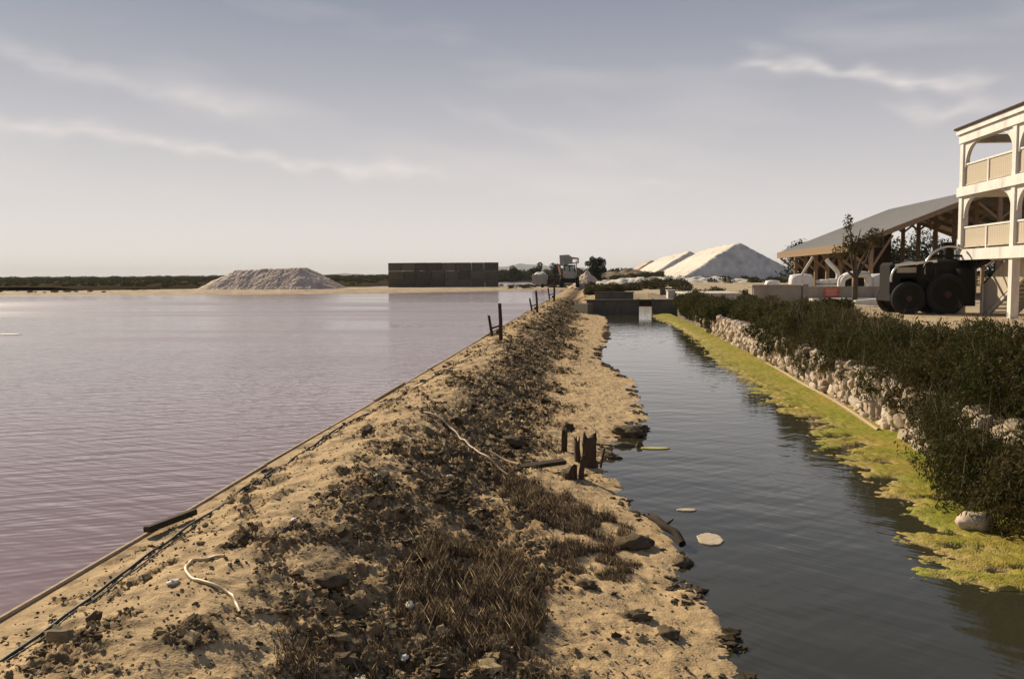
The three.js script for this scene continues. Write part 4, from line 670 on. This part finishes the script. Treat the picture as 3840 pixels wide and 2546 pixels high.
// dry glasswort: upright thin stems in patches on the lower dike
{
  const PAL = [[0.245, 0.182, 0.112], [0.18, 0.13, 0.082], [0.135, 0.100, 0.066], [0.33, 0.255, 0.16], [0.19, 0.13, 0.092], [0.095, 0.072, 0.048]];
  const inside = (poly, x, z) => { let c = false; for (let i = 0, j = poly.length - 1; i < poly.length; j = i++) if ((poly[i][1] > z) !== (poly[j][1] > z) && x < (poly[j][0] - poly[i][0]) * (z - poly[i][1]) / (poly[j][1] - poly[i][1]) + poly[i][0]) c = !c; return c; };
  function patch(label, poly, n, h0, h1, seed) {
    const r = mulberry(seed), pos = [], nor = [], col = [], xs = poly.map((p) => p[0]), zs = poly.map((p) => p[1]), X0 = Math.min(...xs) - 0.2, X1 = Math.max(...xs) + 0.2, Z0 = Math.min(...zs) - 0.2, Z1 = Math.max(...zs) + 0.2;
    for (let k = 0, tries = 0; k < n && tries < n * 30; tries++) {
      const x = X0 + (X1 - X0) * r(), z = Z0 + (Z1 - Z0) * r(), w = 0.12 * n2(x * 3 + 5, z * 3), ww = 0.12 * n2(x * 3, z * 3 + 9);
      if (!inside(poly, x + w, z + ww) || n2(x * 2.6 + seed, z * 2.6) + 0.4 * n2(x * 8, z * 8 + seed) < -0.30) continue;
      k++;
      const stems = 3 + Math.floor(r() * 4), y = dikeY(x, z) - 0.01, H = (h0 + (h1 - h0) * r()) * (0.8 + 0.35 * n2(x * 2, z * 2 + 3));
      for (let s = 0; s < stems; s++) {
        const a = r() * 6.283, l = 0.75 * r() * r(), tall = r() < 0.05 ? 1.75 : 1, h = H * (0.35 + 0.65 * r()) * tall, bx = x + (r() - 0.5) * 0.03, bz = z + (r() - 0.5) * 0.03, tx = bx + Math.cos(a) * l * h, tz = bz + Math.sin(a) * l * h, b = r() * 6.283, ww2 = 0.0022 + 0.002 * r(), cx = Math.cos(b) * ww2, cz = Math.sin(b) * ww2;
        pos.push(bx - cx, y, bz - cz, bx + cx, y, bz + cz, tx, y + h, tz);
        const c = PAL[Math.floor(r() * PAL.length)], f = (0.6 + 0.75 * r()) * (tall > 1 ? 1.7 : 1); for (let q = 0; q < 3; q++) { nor.push(-Math.sin(b), 0.25, Math.cos(b)); col.push(c[0] * f, c[1] * f, c[2] * f); }
        if (r() < 0.75) { const m = 0.35 + 0.4 * r(), mx = mixN(bx, tx, m), mz = mixN(bz, tz, m), my = y + h * m, a2 = r() * 6.283, h2 = h * 0.35; pos.push(mx, my - ww2, mz, mx, my + ww2 * 1.5, mz, mx + Math.cos(a2) * h2 * 0.6, my + h2, mz + Math.sin(a2) * h2 * 0.6); for (let q = 0; q < 3; q++) { nor.push(-Math.sin(a2), 0.3, Math.cos(a2)); col.push(c[0] * f, c[1] * f, c[2] * f); } }
      }
    }
    const g = new THREE.BufferGeometry(); g.setAttribute('position', new THREE.Float32BufferAttribute(pos, 3)); g.setAttribute('normal', new THREE.Float32BufferAttribute(nor, 3)); g.setAttribute('color', new THREE.Float32BufferAttribute(col, 3));
    stuff(new THREE.Mesh(g, M.grass), 'dry_grass', label, 'dry grass');
  }
  patch('tall dry brown grass in the middle of the lower dike', [[-1.42, -6.4], [-1.25, -7.3], [-0.85, -7.55], [-0.45, -7.1], [-0.28, -6.5], [-0.30, -5.7], [-0.6, -5.3], [-1.1, -5.45]], 3300, 0.09, 0.24, 21);
  patch('reddish dry grass strip running to the driftwood', [[-1.12, -10.35], [-0.6, -10.1], [-0.2, -9.6], [0.2, -8.9], [0.52, -8.25], [0.25, -8.05], [-0.3, -8.5], [-0.75, -9.0], [-1.05, -9.6]], 3300, 0.07, 0.18, 22);
  patch('short dry grass on the bare sand above the clods', [[-0.42, -7.85], [0.0, -8.0], [0.38, -7.8], [0.38, -7.2], [-0.05, -7.05], [-0.3, -7.3]], 1500, 0.05, 0.13, 23);
  patch('sparse dry grass along the lower edge', [[-1.75, -4.9], [-1.2, -5.45], [-0.5, -5.55], [-0.1, -5.35], [0.35, -4.75], [0.4, -4.0], [-1.2, -3.8], [-1.7, -4.2]], 2800, 0.04, 0.14, 24);
}
// clods of crusted mud on the shoulder of the dike
{
  const rough = (i, sq) => { const g = lump(1, 1, 0.55, 1.5, i, sq).toNonIndexed(); g.computeVertexNormals(); return g; };
  const shapes = [rough(1, [1.25, 0.5, 0.9]), rough(5, [1.0, 0.65, 1.1]), rough(9, [1.3, 0.42, 0.7])];
  const cols = [[1, 1, 1], [0.75, 0.72, 0.7], [1.5, 1.5, 1.4], [2.3, 2.3, 2.1], [0.6, 0.57, 0.5], [3.2, 3.2, 2.9], [1.9, 1.9, 1.75]];
  const names = ['dark crusted mud clods along the shoulder of the dike', 'small crumbs of crusted mud strewn over the dike', 'flat flakes of crusted mud on the dike'];
  shapes.forEach((g, i) => scatter('mud_clods', names[i], 'clods', g, M.clod, [3600, 30000, 12000][i], () => {
    const t = rnd(), z = -3.6 * Math.pow(22, t), x = rr(-3.5, 0.75); const c = crust(x, z); const on = x > shoreX(z) + 0.05 ? 0 : c * (0.1 + 1.0 * clamp(n2(x * 2.4, z * 2.2) + 0.25) + 0.4 * clamp(n2(x * 7, z * 6))) + (i ? 0.06 : 0.004);
    if (rnd() > on) return null; const s = (i ? rr(0.003, 0.013) : rr(0.010, 0.03) * (rnd() < 0.12 ? 1.9 : 1)) * (0.7 + 0.6 * c) * mixN(1, 1.8, smooth(-9, -40, z));
    return [x, dikeY(x, z) + s * 0.15, z, [s * rr(0.8, 1.6), s * rr(0.7, 1.3), s * rr(0.8, 1.6)], 0.6, cols[Math.floor(rnd() * 7)]];
  }));
  scatter('drowned_weed', 'dark weed and mud lumps under the shallow water by the sand', 'weed', shapes[0], M.clod, 420, () => { const z = -rr(4.6, 7.2), x = shoreX(z) + rr(0.02, 0.6); return n2(x * 2.5, z * 1.6) > 0.0 ? [x, dikeY(x, z) + 0.02, z, [rr(0.02, 0.07), rr(0.01, 0.03), rr(0.02, 0.07)], 0.3, [0.5, 0.5, 0.45]] : null; });
  scatter('shore_crumbs', 'dark crumbs along the waterline of the channel', 'crumbs', shapes[1], M.clod, 900, () => { const z = -rr(5, 45), x = shoreX(z) - Math.abs(rr(-0.25, 0.25)) + 0.04; return n2(z * 0.9, 6) > -0.1 ? [x, dikeY(x, z), z, rr(0.010, 0.032) * mixN(1, 1.7, smooth(-10, -30, z)), 0.3, cols[1]] : null; });
}
renderer.render(scene, camera);
